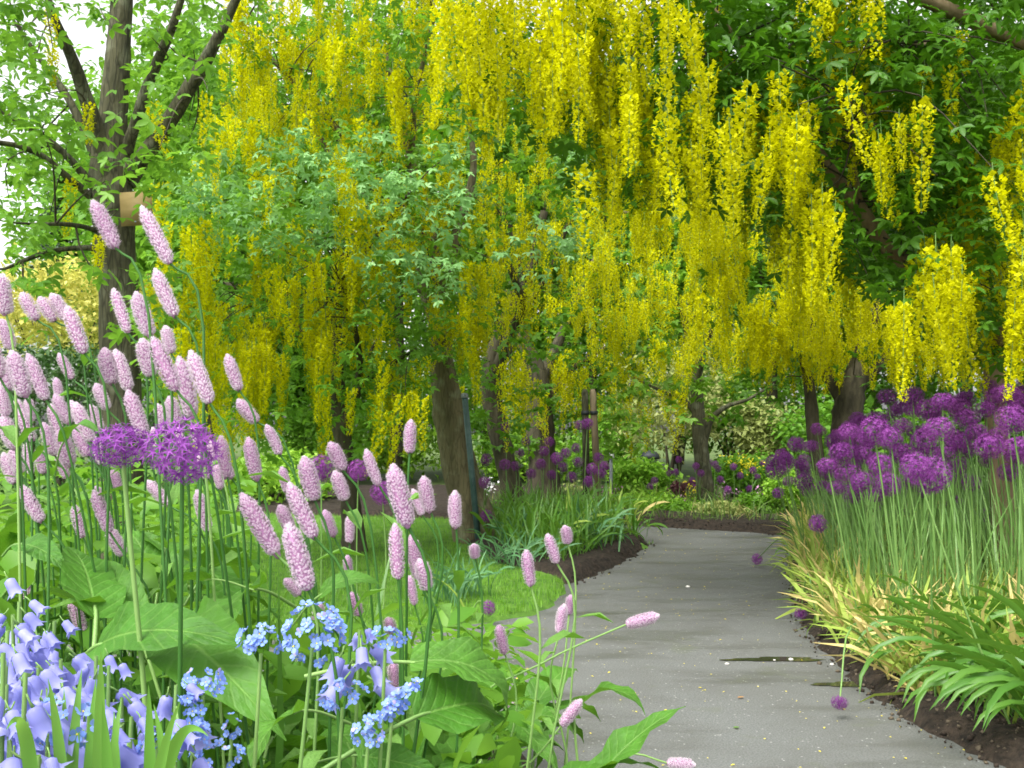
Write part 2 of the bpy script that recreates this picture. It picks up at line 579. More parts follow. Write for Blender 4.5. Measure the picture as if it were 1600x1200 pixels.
def rots(yaw, pitch, roll):
    """(N,3,3): X axis forward, first roll about X, then pitch about Y, then yaw about Z"""
    cy, sy = np.cos(yaw), np.sin(yaw)
    cq, sq = np.cos(pitch), np.sin(pitch)
    cr, sr = np.cos(roll), np.sin(roll)
    Rm = np.empty((len(yaw), 3, 3))
    Rm[:, 0, 0] = cy * cq
    Rm[:, 0, 1] = cy * sq * sr - sy * cr
    Rm[:, 0, 2] = cy * sq * cr + sy * sr
    Rm[:, 1, 0] = sy * cq
    Rm[:, 1, 1] = sy * sq * sr + cy * cr
    Rm[:, 1, 2] = sy * sq * cr - cy * sr
    Rm[:, 2, 0] = -sq
    Rm[:, 2, 1] = cq * sr
    Rm[:, 2, 2] = cq * cr
    return Rm


def scatter_mesh(name, tV, tF, P, Rm, S, mat, var=None):
    n = len(P)
    V = np.einsum('nij,kj->nki', Rm * S[:, None, None], tV) + P[:, None, :]
    F = (np.asarray(tF)[None] + (np.arange(n) * len(tV))[:, None, None]).reshape(-1, tF.shape[1])
    if var is None:
        var = rng.random(n)
    return mk_mesh(name, V.reshape(-1, 3), [F], mat, var=np.repeat(var, len(tV)))


# leaf templates
def leaflet(L, w, yaw, z0=0.0, droop=0.15):
    V = np.array([(0, 0, 0), (0.33 * L, w * 0.8, 0.18 * w), (0.68 * L, w * 0.82, 0.1 * w), (L, 0, -droop * L),
                  (0.68 * L, -w * 0.82, 0.1 * w), (0.33 * L, -w * 0.8, 0.18 * w), (0.5 * L, 0, -0.12 * w)])
    F = np.array([(0, 6, 1), (1, 6, 2), (6, 3, 2), (0, 5, 6), (5, 4, 6), (6, 4, 3)])
    c, s = math.cos(yaw), math.sin(yaw)
    V = V @ np.array([[c, -s, 0], [s, c, 0], [0, 0, 1]]).T
    return V, F


def trifoliate():
    b = [leaflet(1.0, 0.24, 0), leaflet(0.9, 0.22, 1.15), leaflet(0.9, 0.22, -1.15)]
    V, F, n = [], [], 0
    for v, f in b:
        V.append(v + np.array([0.02, 0, 0]))
        F.append(f + n)
        n += len(v)
    pv = np.array([(0.02, 0.012, 0), (0.02, -0.012, 0), (-0.75, 0, 0.12)])
    V.append(pv)
    F.append(np.array([(0, 1, 2)]) + n)
    return np.concatenate(V), np.concatenate(F)


TRI_V, TRI_F = trifoliate()
DIA_V = np.array([(0, 0, 0), (0.45, 0.28, 0.06), (1, 0, -0.1), (0.45, -0.28, 0.06)])
DIA_F = np.array([(0, 2, 1), (0, 3, 2)])


def tri_far():
    V, F, n = [], [], 0
    for yaw in (0, 1.2, -1.2):
        c, s = math.cos(yaw), math.sin(yaw)
        V.append(DIA_V @ np.array([[c, -s, 0], [s, c, 0], [0, 0, 1]]).T)
        F.append(DIA_F + n)
        n += 4
    return np.concatenate(V), np.concatenate(F)


TF_V, TF_F = tri_far()


# ------------------------------------------------------------------ ground, path, beds
def seg_dist(P, A, B):
    d = B - A
    t = np.clip(((P - A) @ d) / (d @ d + 1e-12), 0, 1)
    return np.linalg.norm(P - (A + t[:, None] * d), axis=1)


def sdist(P, poly):
    """signed distance, positive inside"""
    poly = np.asarray(poly, float)
    n = len(poly)
    dist = np.full(len(P), 1e9)
    inside = np.zeros(len(P), bool)
    for i in range(n):
        A, B = poly[i], poly[(i + 1) % n]
        dist = np.minimum(dist, seg_dist(P, A, B))
        cond = (A[1] > P[:, 1]) != (B[1] > P[:, 1])
        xi = (B[0] - A[0]) * (P[:, 1] - A[1]) / (B[1] - A[1] + 1e-12) + A[0]
        inside ^= cond & (P[:, 0] < xi)
    return np.where(inside, dist, -dist)


def vnoise(P, s, seed=0):
    x, y = P[:, 0] * s + seed * 7.3, P[:, 1] * s + seed * 3.1
    return (np.sin(x * 1.7 + np.sin(y * 2.3 + seed)) + np.sin(y * 1.9 + np.sin(x * 2.9)) + np.sin((x + y) * 3.7 + 1.3 * np.sin(x * 5.1 - y))) / 3


def mound(poly, h, step, edge=0.12, rough=0.012, low=-0.03):
    poly = np.asarray(poly, float)
    mn, mx = poly.min(0) - step * 2, poly.max(0) + step * 2
    xs = np.arange(mn[0], mx[0] + step, step)
    ys = np.arange(mn[1], mx[1] + step, step)
    X, Y = np.meshgrid(xs, ys)
    P = np.stack([X.ravel(), Y.ravel()], 1)
    d = sdist(P, poly) + vnoise(P, 6, 1) * min(0.03, step)
    t = np.clip(d / edge, -1, 1)
    z = np.where(t > 0, h * (t * t * (3 - 2 * t)) + low * (1 - t) ** 2 * 0.4, low + t * 0.03)
    z = z + np.where(t > 0, vnoise(P, 9, 2) * rough + vnoise(P, 23, 5) * rough * 0.6, 0)
    nx, ny = len(xs), len(ys)
    idx = np.arange(nx * ny).reshape(ny, nx)
    F = np.stack([idx[:-1, :-1], idx[:-1, 1:], idx[1:, 1:], idx[1:, :-1]], -1).reshape(-1, 4)
    keep = (d[F] > -step * 1.6).any(1)
    return np.column_stack([P, z]), F[keep]


def G2(px, py):
    return gnd(px, py)[:2]


right_edge = [(1.95, 0.6), (1.70, 1.8)] + [tuple(G2(*p)) for p in
              ((1560, 1200), (1440, 1143), (1366, 1092), (1304, 1040), (1254, 982), (1238, 930), (1233, 882), (1238, 846))]
far_edge = [tuple(G2(*p)) for p in ((1236, 838), (1170, 832), (1100, 828), (1030, 824), (960, 820))]
RIGHT_BED = right_edge + [(3.4, 9.3), (8, 9.5), (9, 0.6)]
FAR_BED = [(9, 9.4)] + far_edge + [(0.0, 10.9), (-3.5, 11.6), (-3.5, 16.5), (9, 16.5)]
LEFT_BED = [tuple(G2(*p)) for p in ((965, 826), (1006, 843), (1018, 852), (992, 871), (940, 897), (890, 917), (840, 904), (770, 888), (735, 868))] + \
           [(-0.55, 9.4), (-0.2, 10.1)]
LAWN = [tuple(G2(*p)) for p in ((1022, 854), (1000, 862), (940, 886), (888, 912), (884, 930), (868, 948), (828, 964), (760, 975), (680, 986), (560, 996), (400, 1002))] + \
       [(-3.5, 4.7), (-14, 5.2), (-14, 26), (-3.6, 26), (-3.4, 11.7), (-0.1, 10.6), (0.6, 10.4), (1.05, 9.6)]
FRONT_BED = [(0.32, 0.25), (0.22, 1.2), (0.14, 2.2), (0.09, 2.95), (-0.12, 3.4), (-0.45, 3.62), (-1.6, 3.75), (-4.5, 3.6), (-6, 3.2), (-6, 0.25)]

V = [(-150, -60, -0.06), (150, -60, -0.06), (150, 250, -0.06), (-150, 250, -0.06)]
struct('ground', mk_mesh('ground', V, [np.array([(0, 1, 2, 3)])], M['ground']), 'green open ground beyond the garden')
V = [(-9, -2.5, 0), (2.6, -2.5, 0), (2.6, 11.9, 0), (-9, 11.9, 0)]
struct('path', mk_mesh('path', V, [np.array([(0, 1, 2, 3)])], M['path']), 'damp grey asphalt garden path curving away to the left')
for nm, poly, h, step, lab, m in (
        ('flower_bed', RIGHT_BED, 0.07, 0.06, 'dark soil of the allium bed along the path', 'soil'),
        ('flower_bed', FAR_BED, 0.08, 0.10, 'dark soil bed beyond the bend of the path', 'soil'),
        ('flower_bed', LEFT_BED, 0.09, 0.05, 'dark soil bed between the lawn and the path bend', 'soil'),
        ('flower_bed', FRONT_BED, 0.12, 0.06, 'dark soil bed under the bistort and bluebells', 'soil')):
    v, f = mound(poly, h, step)
    struct(nm, mk_mesh(nm, v, [f], M[m], smooth=True), lab)
v, f = mound(LAWN, 0.035, 0.10, edge=0.06, rough=0.006)
struct('lawn', mk_mesh('lawn', v, [f], M['lawn'], smooth=True), 'bright mown green lawn beside the path')

# blades of the lawn
n = 90000
P = np.stack([rng.uniform(-4.2, 1.5, n), 4.7 + 8.5 * rng.random(n) ** 1.5], 1)
d = sdist(P, LAWN)
dl = sdist(P, LEFT_BED)
P = P[(d > 0.0) & (dl < 0)]
n = len(P)
P3 = np.column_stack([P, np.full(n, 0.028)])
bl_V = np.array([(0, 0.07, 0), (0, -0.07, 0), (1, 0, 0.15)])
sm = scatter_mesh('grass_blades', bl_V, np.array([(0, 1, 2)]), P3, rots(rng.uniform(0, 6.28, n), rng.normal(-1.15, 0.25, n), np.zeros(n)),
                  rng.uniform(0.025, 0.05, n), M['grass'])
go = obj('grass', sm)
tag(go, 'short bright grass blades covering the lawn', 'grass', kind='stuff')


# ------------------------------------------------------------------ laburnum flower racemes
def raceme_mesh(k, length, nflo):
    mb = MB()
    axis = [(0.0, 0.0, 0.02)]
    bend = rng.normal(0, 0.012, 2)
    nseg = 6
    for i in range(1, nseg + 1):
        t = i / nseg
        axis.append((bend[0] * t * t * 2, bend[1] * t * t * 2, -length * t))
    axis = np.array(axis)
    mb.tube(axis, np.linspace(0.0022, 0.0008, len(axis)), 3, mi=1, cap=False)
    for i in range(nflo):
        t = (i + rng.random()) / nflo
        t = 0.10 + 0.90 * t
        zc = -length * t
        rad = 0.039 * (1 - 0.55 * t ** 1.8) * rng.uniform(0.65, 1.15)
        a = i * 2.39996 + rng.normal(0, 0.35)
        cx, cy = bend[0] * t * t * 2, bend[1] * t * t * 2
        out = np.array([math.cos(a), math.sin(a), 0])
        side = np.array([-math.sin(a), math.cos(a), 0])
        up = np.array([0, 0, 1.0])
        c = np.array([cx, cy, zc]) + out * rad
        s = 0.0128 * (1 - 0.42 * t) * rng.uniform(0.85, 1.2)
        tilt = rng.normal(0.2, 0.4)
        u2 = up * math.cos(tilt) + out * math.sin(tilt)
        # standard petal: a folded diamond, and a keel below pointing out
        Vv = np.array([c - out * s * 0.5 - u2 * s * 0.2, c + side * s + u2 * s * 0.6 , c + u2 * s * 1.5 - out * s * 0.15, c - side * s + u2 * s * 0.6,
                       c + out * s * 1.1 - u2 * s * 0.7, c + side * s * 0.55 - u2 * s * 0.55, c - side * s * 0.55 - u2 * s * 0.55])
        Fv = np.array([(0, 1, 2), (0, 2, 3), (0, 5, 4), (0, 4, 6)])
        mb.add(Vv, Fv, 0, rng.random() * (1 - 0.3 * t))
    return mb.mesh('flower_raceme', [M['yellow'], M['stem_allium']])


RAC = [raceme_mesh(k, L, nf) for k, (L, nf) in enumerate(((0.30, 112), (0.36, 130), (0.42, 150), (0.26, 100), (0.34, 100), (0.40, 124)))]
RAC_FAR = [raceme_mesh(k, L, nf) for k, (L, nf) in enumerate(((0.36, 76), (0.44, 84), (0.30, 66)))]

RAC_RAW = []
for me in RAC_FAR:
    n = len(me.vertices)
    co = np.empty(n * 3, np.float32)
    me.vertices.foreach_get('co', co)
    va = np.empty(n, np.float32)
    me.attributes['var'].data.foreach_get('value', va)
    RAC_RAW.append((co.reshape(-1, 3).astype(float), np.array([tuple(p.vertices) for p in me.polygons if len(p.vertices) == 3]), va))

# ------------------------------------------------------------------ laburnum trees
YMAP = [
    "01000002554323899898511001612101",
    "03000016656323999898531103610111",
    "02130007767644889886730136520031",
    "00030025777455475575751046360302",
    "00000235653433365257862163463106",
    "00000341322212576356576365642107",
    "00000310112425456246477466610548",
    "00100110026633257588787688621658",
    "00210165547543366488688689634768",
    "00100465557421665488788778757879",
    "00000677767411555587577888787888",
    "00000677753332656676567889988996",
    "00000476642566635554432334454443",
    "00000055421222211211000001111111",
]
TMAP = [
    "aaaaaaaccccccchhhhhhhhhhhhhhhhhh",
    "aaaaaaaccccccchhhhhhhhhhhhhhhhhh",
    "aaaaaaaccccccchhhhhhhhhhhhhhhhhh",
    "aaaaaaaccccccchhhhhhhhhhhhhhhhhh",
    "aaaaaaccccccccddddhhhhhhhhhhhhhh",
    "aaaaaacccccccdddddhhhhhhhhhhhhhh",
    "aaaaabbbbbbbdddddddgggghhhhhhhhh",
    "aaaaabbbbbbbbdddddfggggghhhhhhhh",
    "aaaaabbbbbbbbdddddffffgggghhhhhh",
    "a...abbbbbbbbdddddffffgggggghhhh",
    "....abbbbbbbbddddeeffffgggggghhh",
    "....abbbbbbbbddddeeffffggggggghh",
    "....abbbbbbbb.dddeefff.ggggggghh",
    "......bbb..b..dde..f......ggg...",
]

for r_ in range(6, 12):
    row = list(TMAP[r_])
    for c_ in (12, 13, 14):
        row[c_] = 'c'
    TMAP[r_] = ''.join(row)
TREES = {
    # depth range, racemes per full cell, raceme scale, leaves per cell, leaf length, materials
    'a': dict(y=(4.3, 6.0), k=2.4, s=0.75, nl=95, ls=0.062, leaf='leaf_bright', bark='bark',
              label='young laburnum tree with a wooden plaque on its many-limbed grey trunk'),
    'b': dict(y=(6.7, 8.6), k=8.0, s=1.0, nl=80, ls=0.062, leaf='leaf_bright', bark='bark_dark',
              label='slim dark laburnum tree leaning on the lawn behind the bistort'),
    'c': dict(y=(7.4, 9.4), k=10, s=1.05, nl=85, ls=0.062, leaf='leaf', bark='bark_olive',
              label='laburnum tree with stout smooth trunk beside the green steel pole'),
    'd': dict(y=(9.3, 11.8), k=11, s=1.1, nl=85, ls=0.075, leaf='leaf', bark='bark_dark',
              label='laburnum tree with twin leaning stems behind the steel pole'),
    'e': dict(y=(12.0, 14.0), k=14, s=1.2, nl=100, ls=0.085, leaf='leaf', bark='bark_dark',
              label='laburnum tree with a dark thick forked trunk beside the wooden stakes'),
    'f': dict(y=(11.2, 13.4), k=13, s=1.2, nl=100, ls=0.085, leaf='leaf', bark='bark',
              label='slender laburnum tree standing beyond the bend of the path'),
    'g': dict(y=(7.6, 9.6), k=10.5, s=1.05, nl=70, ls=0.062, leaf='leaf_deep', bark='bark_dark',
              label='laburnum tree with several dark stems rising behind the alliums'),
    'h': dict(y=(4.3, 6.3), k=5.8, s=1.0, nl=115, ls=0.066, leaf='leaf_deep', bark='bark_pale',
              label='large laburnum tree arching over the path from the allium bed'),
}
# trunk polylines (pixel x, pixel y) at the depth of the trunk, radius in pixels
TRUNKS = {
    'a': (5.2, [(186, 968, 36), (190, 800, 33), (188, 600, 31), (183, 420, 30), (176, 310, 32), (172, 262, 30), (176, 180, 22), (184, 90, 19), (192, -20, 16), (205, -190, 9)]),
    'b': (7.8, [(556, 872, 17), (547, 780, 15), (538, 700, 14), (529, 630, 13), (525, 540, 10), (532, 450, 8), (545, 350, 5)]),
    'c': (8.6, [(748, 852, 33), (728, 770, 29), (712, 700, 26), (699, 630, 24), (690, 560, 18), (690, 480, 14), (676, 380, 11), (640, 240, 8), (600, 80, 5)]),
    'd': (10.8, [(806, 815, 18), (796, 750, 16), (780, 680, 16), (768, 600, 17), (785, 520, 15), (826, 430, 10), (850, 330, 6)]),
    'e': (13.0, [(852, 790, 24), (847, 720, 22), (842, 650, 22), (838, 590, 18), (812, 520, 12), (790, 440, 7)]),
    'f': (12.3, [(1107, 800, 15), (1100, 740, 12), (1094, 690, 12), (1090, 630, 10), (1084, 570, 8), (1070, 500, 5)]),
    'g': (8.7, [(1338, 860, 26), (1328, 760, 25), (1322, 690, 24), (1328, 620, 22), (1345, 560, 15), (1370, 480, 9)]),
    'h': (5.5, [(1580, 955, 20), (1570, 840, 18), (1562, 720, 17), (1554, 620, 16), (1552, 550, 15)]),
}
LIMBS = {
    'a': [[(168, 262, 18), (140, 170, 13), (112, 90, 10), (82, 20, 7), (55, -80, 4)],
          [(160, 270, 11), (128, 195, 8), (98, 140, 6), (62, 92, 4), (20, 30, 2.5)],
          [(192, 262, 12), (212, 190, 10), (240, 110, 9), (270, 40, 7), (300, -60, 4)],
          [(196, 275, 15), (232, 236, 14), (276, 170, 13), (312, 110, 12), (345, 50, 9), (392, -50, 5)],
          [(205, 290, 8), (240, 235, 7), (288, 160, 5), (330, 90, 3)],
          [(164, 318, 9), (128, 270, 7), (84, 226, 6), (0, 172, 4), (-70, 130, 2.5)],
          [(160, 322, 8), (112, 282, 6), (56, 238, 5), (-10, 222, 4), (-90, 225, 2)],
          [(172, 368, 5), (118, 352, 4), (44, 350, 2.5)],
          [(168, 388, 6), (112, 388, 4.5), (62, 398, 4), (8, 420, 2.5)]],
    'b': [[(540, 665, 8), (555, 622, 7), (578, 590, 5.5), (610, 570, 4), (650, 545, 2.5)],
          [(548, 640, 7), (562, 580, 6), (556, 520, 4.5), (540, 450, 3)],
          [(555, 615, 4), (574, 560, 3.5), (596, 520, 2)],
          [(538, 672, 6), (522, 660, 5), (512, 652, 4)],
          [(524, 520, 6), (490, 430, 4), (450, 330, 2.5)],
          [(530, 460, 6), (580, 380, 4), (640, 300, 2.5)],
          [(526, 560, 6), (450, 500, 4.5), (350, 440, 3)]],
    'c': [[(690, 520, 15), (650, 430, 10), (560, 300, 7), (480, 180, 4.5), (470, 90, 3)],
          [(688, 480, 14), (710, 380, 9), (740, 260, 6), (720, 140, 3)],
          [(676, 390, 11), (560, 240, 7), (450, 120, 4), (380, 40, 3)],
          [(640, 260, 8), (650, 150, 5), (680, 20, 3)]],
    'd': [[(772, 590, 12), (800, 520, 10), (815, 470, 7), (780, 380, 5)],
          [(790, 520, 7), (850, 440, 5), (905, 330, 4), (1000, 336, 2.5)],
          [(820, 440, 6), (790, 340, 4), (720, 290, 2.5)],
          [(796, 560, 6), (760, 470, 5), (690, 420, 3)]],
    'e': [[(840, 610, 12), (870, 540, 9), (900, 470, 6), (930, 400, 3)],
          [(842, 640, 8), (890, 580, 6), (950, 540, 3)]],
    'f': [[(1098, 690, 8), (1112, 655, 6), (1135, 635, 4), (1168, 624, 3), (1210, 600, 2)],
          [(1090, 650, 6), (1068, 625, 4), (1040, 614, 3), (990, 590, 2)],
          [(1088, 600, 6), (1110, 520, 4), (1150, 440, 3)]],
    'g': [[(1326, 640, 14), (1290, 580, 10), (1262, 500, 8), (1230, 400, 5), (1180, 310, 3)],
          [(1330, 860, 14), (1282, 740, 13), (1268, 640, 12), (1262, 590, 9), (1240, 500, 5)],
          [(1330, 620, 11), (1400, 540, 7), (1450, 470, 4)]],
    'h': [[(1553, 575, 13), (1480, 480, 13), (1420, 420, 14), (1384, 384, 14), (1345, 330, 13), (1308, 280, 10), (1240, 180, 7), (1150, 60, 4.5), (1060, -60, 3)],
          [(1552, 560, 11), (1590, 430, 10), (1650, 260, 9), (1640, 120, 10), (1600, 68, 12), (1520, 32, 13), (1440, -4, 12), (1300, -80, 8), (1100, -120, 5)],
          [(1375, 375, 5), (1350, 330, 5), (1335, 260, 3.5), (1330, 150, 2)],
          [(1350, 332, 4), (1400, 322, 3.5), (1470, 318, 2.5)],
          [(1600, 68, 7), (1560, 60, 5), (1450, 70, 4), (1400, 60, 2)],
          [(1554, 580, 9), (1610, 480, 7), (1620, 340, 4), (1570, 230, 2.5)]],
}
HOLD = {}
tree_pts = {}
for key, T in TREES.items():
    Yt, tr = TRUNKS[key]
    pts = [at(x, y, Yt) for x, y, r in tr]
    base = pts[0].copy()
    base[2] = min(base[2], 0.02)
    pts[0] = base
    root = thing('laburnum_tree', base, T['label'], 'tree', 'laburnum trees arched over the walk')
    HOLD[key] = root
    rad = [r * Yt / FPX for x, y, r in tr]
    rad[0] *= 1.25
    sp_ = spline(pts, 40)
    rr = np.interp(np.linspace(0, 1, len(sp_)), np.linspace(0, 1, len(rad)), rad)
    mb = MB()
    mb.tube(sp_ - base, rr, 12, wob=0.045)
    obj('trunk', mb.mesh('trunk', M[T['bark']], smooth=True), root)
    allp = [sp_[len(sp_) // 2:]]
    y0, y1 = T['y']
    for li, lb in enumerate(LIMBS[key]):
        dY = rng.uniform(y0, y1) - Yt
        if key == 'h' and li < 2:
            dY = -0.9
        lp = []
        for j, (x, y, r) in enumerate(lb):
            lp.append(at(x, y, Yt + dY * 0.7 * j / (len(lb) - 1)))
        s2 = spline(lp, 18)
        r2 = np.interp(np.linspace(0, 1, len(s2)), np.linspace(0, 1, len(lb)), [q[2] * Yt / FPX * 0.9 for q in lb])
        mb = MB()
        mb.tube(s2 - base, r2, 8, wob=0.05)
        obj('limb', mb.mesh('limb', M[T['bark']], smooth=True), root)
        allp.append(s2[4:])
    tree_pts[key] = [allp, base]

CLEAR = [((1300, 275), (1395, 395), 24), ((1430, -10), (1610, 72), 22), ((1345, 330), (1440, 322), 12)]


def hides_limb(px, py):
    P_ = np.array([[px, py]], float)
    return any(seg_dist(P_, np.array(a_, float), np.array(b_, float))[0] < w_ for a_, b_, w_ in CLEAR)


anch = {k: [] for k in TREES}
leafp = {k: [] for k in TREES}
racs = {k: [] for k in TREES}
for r in range(-5, 14):
    for c in range(-4, 37):
        rr, cc = min(max(r, 0), 13), min(max(c, 0), 31)
        t = TMAP[rr][cc]
        if t == '.':
            continue
        yv = int(YMAP[rr][cc])
        if r >= 12 and c >= 22:
            yv = 0
        T = TREES[t]
        outside = r < 0 or c < 0 or c > 31
        if outside and (t in 'defg' and (c < 0 or r < 0)):
            continue
        y0, y1 = T['y']
        dens = 0.35 if outside else 1.0
        nr = yv / 9 * T['k'] * dens
        nr = int(nr) + (rng.random() < nr % 1)
        left = nr
        while left > 0:
            bunch = min(left, int(rng.integers(3, 7)) if yv > 4 else int(rng.integers(1, 4)))
            left -= bunch
            px0 = 50 * c + rng.uniform(-5, 55)
            py0 = 50 * r + rng.uniform(-15, 50)
            Y0 = y0 - 0.25 + (y1 - y0) * 0.8 * rng.random() ** 1.25
            for q in range(bunch):
                Y = Y0 + rng.normal(0, 0.10)
                px = px0 + rng.normal(0, 0.085) * FPX / Y
                py = py0 + rng.normal(0, 0.055) * FPX / Y
                sc_ = T['s'] * rng.uniform(0.75, 1.15)
                L = 0.40 * sc_ * FPX / Y
                lim = 608 - 50 * rng.random() ** 2
                if c >= 22 and py + L * 0.5 > lim:
                    py = lim - L * 0.5
                if t == 'h' and Y < 5.5 and (hides_limb(px, py) or hides_limb(px, py + L * 0.3) or hides_limb(px, py - L * 0.3)) and rng.random() < 0.9:
                    continue
                racs[t].append((px, py - L * 0.5, Y, sc_))
                anch[t].append(at(px, py - L * 0.5, Y))
        # leaf spurs
        g = (9 - yv) / 9
        if r >= 12 and c >= 24:
            continue
        if t == 'a' and c < 5:
            g *= 0.42 if c < 3 else 0.7
        if t == 'a' and r >= 6:
            g *= 0.5
        nl = T['nl'] * (0.22 + 0.78 * g if not (t == 'a') else g) * dens
        ns = int(nl / 6 + rng.random())
        for q in range(ns):
            p = at(50 * c + rng.uniform(-10, 60), 50 * r + rng.uniform(-10, 60), y0 + (y1 - y0) * (rng.uniform(0.05 if t == 'h' else -0.25, 0.9) if yv < 4 else (rng.uniform(0.1 if t == 'h' else -0.12, 1) if yv < 7 else rng.uniform(0.1, 1.0))))
            if t == 'h' and p[1] < 5.5 and hides_limb(*toimg(p)) and rng.random() < 0.92:
                continue
            if t == 'a':
                ix_, iy_ = toimg(p)
                if 70 < ix_ < 380 and iy_ < 470 and p[1] < 5.5 and rng.random() < 0.88:
                    continue
            leafp[t].append(p)
            if rng.random() < 0.3:
                anch[t].append(p)

# the pale young foliage in front of the slim tree
PALE = [(560, 330, 130, 55), (640, 250, 120, 45), (480, 240, 80, 40), (600, 400, 90, 40), (720, 335, 70, 40),
        (400, 330, 100, 60), (320, 290, 60, 60), (650, 430, 100, 40), (520, 290, 120, 50), (450, 380, 70, 40), (850, 380, 70, 50), (930, 260, 60, 60)]
pale = []
for x, y, rx, ry in PALE:
    for q in range(int(rx * ry / 190)):
        a, rd = rng.uniform(0, 6.28), math.sqrt(rng.random())
        pale.append(at(x + math.cos(a) * rd * rx, y + math.sin(a) * rd * ry, rng.uniform(6.2, 7.4)))


def leaf_cloud(spurs, ls, nper=6, spread=0.085):
    S = np.repeat(np.array(spurs), nper, axis=0)
    n = len(S)
    yaw = rng.uniform(0, 2 * math.pi, n)
    off = np.stack([np.cos(yaw), np.sin(yaw), rng.normal(0, 0.6, n)], 1) * spread * rng.uniform(0.3, 1.1, n)[:, None]
    pitch = rng.normal(0.45, 0.4, n)
    roll = rng.normal(0, 0.45, n)
    return S + off, rots(yaw, pitch, roll), ls * rng.uniform(0.65, 1.2, n), rng.random(n)


tri_me = {k: mk_mesh('leaf', TRI_V, [TRI_F], M[k], var=np.full(len(TRI_V), 0.5)) for k in ('leaf', 'leaf_bright', 'leaf_deep')}
for key, T in TREES.items():
    root = HOLD[key]
    allp, base = tree_pts[key]
    # foliage
    P, Rm, S, var = leaf_cloud(leafp[key], T['ls'])
    near = key in 'abch'
    if key in 'ach':
        ix, iy = toimg(P)
        infr = (ix > 10) & (ix < 1590) & (iy > 5) & (iy < 640)
        order = np.argsort(np.where(infr, P[:, 1], 99))[:150]
        for i in order:
            m4 = Matrix.Identity(4)
            m4 = Matrix([[*(Rm[i, q] * S[i]), P[i, q] - base[q]] for q in range(3)] + [[0, 0, 0, 1]])
            obj('leaf', tri_me[T['leaf']], root, mw=m4)
        keep = np.ones(len(P), bool)
        keep[order] = False
        P, Rm, S, var = P[keep], Rm[keep], S[keep], var[keep]
    tv, tf = (TRI_V, TRI_F) if near else (TF_V, TF_F)
    o = obj('foliage', scatter_mesh('foliage', tv, tf, P - base, Rm, S, M[T['leaf']], var), root, kind='stuff')
    if key == 'b':
        P, Rm, S, var = leaf_cloud(pale, 0.055, 6, 0.08)
        o = obj('young_foliage', scatter_mesh('young_foliage', TRI_V, TRI_F, P - base, Rm, S, M['leaf_pale'], var), root, kind='stuff')
        o['label'] = 'pale silvery green young leaf sprays'
        anch[key] += pale[::4]
    # twigs from the limbs to the leaf spurs
    LP = np.concatenate(allp)
    mb = MB()
    for a in anch[key]:
        dd = np.linalg.norm(LP - a, axis=1)
        i = int(np.argmin(dd + rng.normal(0, 0.12, len(dd))))
        if dd[i] > 0.75 or rng.random() < 0.6:
            continue
        p0, p2 = LP[i], a
        p1 = (p0 + p2) / 2 + np.array([rng.normal(0, 0.05), rng.normal(0, 0.05), 0.10 * dd[i] + rng.normal(0, 0.04)])
        s2 = spline([p0, p1, p2], 6) - base
        mb.tube(s2, np.linspace(0.006, 0.002, len(s2)), 4, cap=False)
    if mb.n:
        obj('twigs', mb.mesh('twigs', M['twig']), root, kind='stuff')
    # racemes
    rs = sorted(racs[key], key=lambda q: (not (0 < q[0] < 1600 and 0 < q[1] + 40 < 680), q[2]))
    far = key in 'def'
    rest = rs[300:]
    rs = rs[:300]
    if rest:
        by = {}
        for (px, py, Y, s) in rest:
            by.setdefault(int(rng.integers(0, 3)), []).append((*(at(px, py, Y) - base), s))
        mb = MB()
        for k, arr in by.items():
            arr = np.array(arr)
            tv, tf, tvar = RAC_RAW[k]
            n = len(arr)
            Rz = rots(rng.uniform(0, 6.28, n), rng.normal(0, 0.06, n), rng.normal(0, 0.06, n))
            Vv = np.einsum('nij,kj->nki', Rz * arr[:, 3][:, None, None], tv * np.array([1.1, 1.1, 1.2])) + arr[:, None, :3]
            Ff = (tf[None] + (np.arange(n) * len(tv))[:, None, None]).reshape(-1, 3)
            mb.add(Vv.reshape(-1, 3), Ff, 0, np.tile(tvar, n) * 0.6 + np.repeat(rng.random(n), len(tv)) * 0.6)
        obj('flower_racemes', mb.mesh('flower_racemes', M['yellow']), root, kind='stuff')
    for i, (px, py, Y, s) in enumerate(rs):
        me = random.choice(RAC_FAR if far else RAC)
        p = at(px, py, Y) - base
        o = obj('flower_raceme', me, root, loc=p)
        o.rotation_euler = (rng.normal(0, 0.06), rng.normal(0, 0.06), rng.uniform(0, 6.28))
        o.scale = (s * rng.uniform(0.95, 1.25), s * rng.uniform(0.95, 1.25), s * rng.uniform(1.0, 1.35))
    print('tree', key, 'racemes', len(rs), len(rest), 'leaf spurs', len(leafp[key]))

# wooden plaque hung on the first tree
d = TRUNKS['a'][0]
pc = at(213, 326, d - 0.13)
plq = thing('tree_plaque', pc, 'small tan wooden plaque fixed to the limbed trunk', 'plaque')
w, h = 48 * d / FPX, 52 * d / FPX
rot = Matrix.Rotation(R(-4), 3, 'Y')
mb = MB()
mb.box((0, 0, 0), (w, 0.014, h), rot=np.array(rot))
obj('board', mb.mesh('board', M['plaque']), plq)
for sx in (-1, 1):
    mb = MB()
    mb.lathe([(0.0, -0.003), (0.005, -0.003), (0.005, 0.001), (0.0, 0.002)], 8)
    o = obj('screw', mb.mesh('screw', M['grey']), plq, loc=(0.0, -0.009, h * 0.40 * sx))
    o.rotation_euler = (R(90), 0, 0)
mb = MB()
mb.box((-w * 0.18, 0.055, 0), (0.03, 0.095, 0.03))
obj('bracket', mb.mesh('bracket', M['wood']), plq)

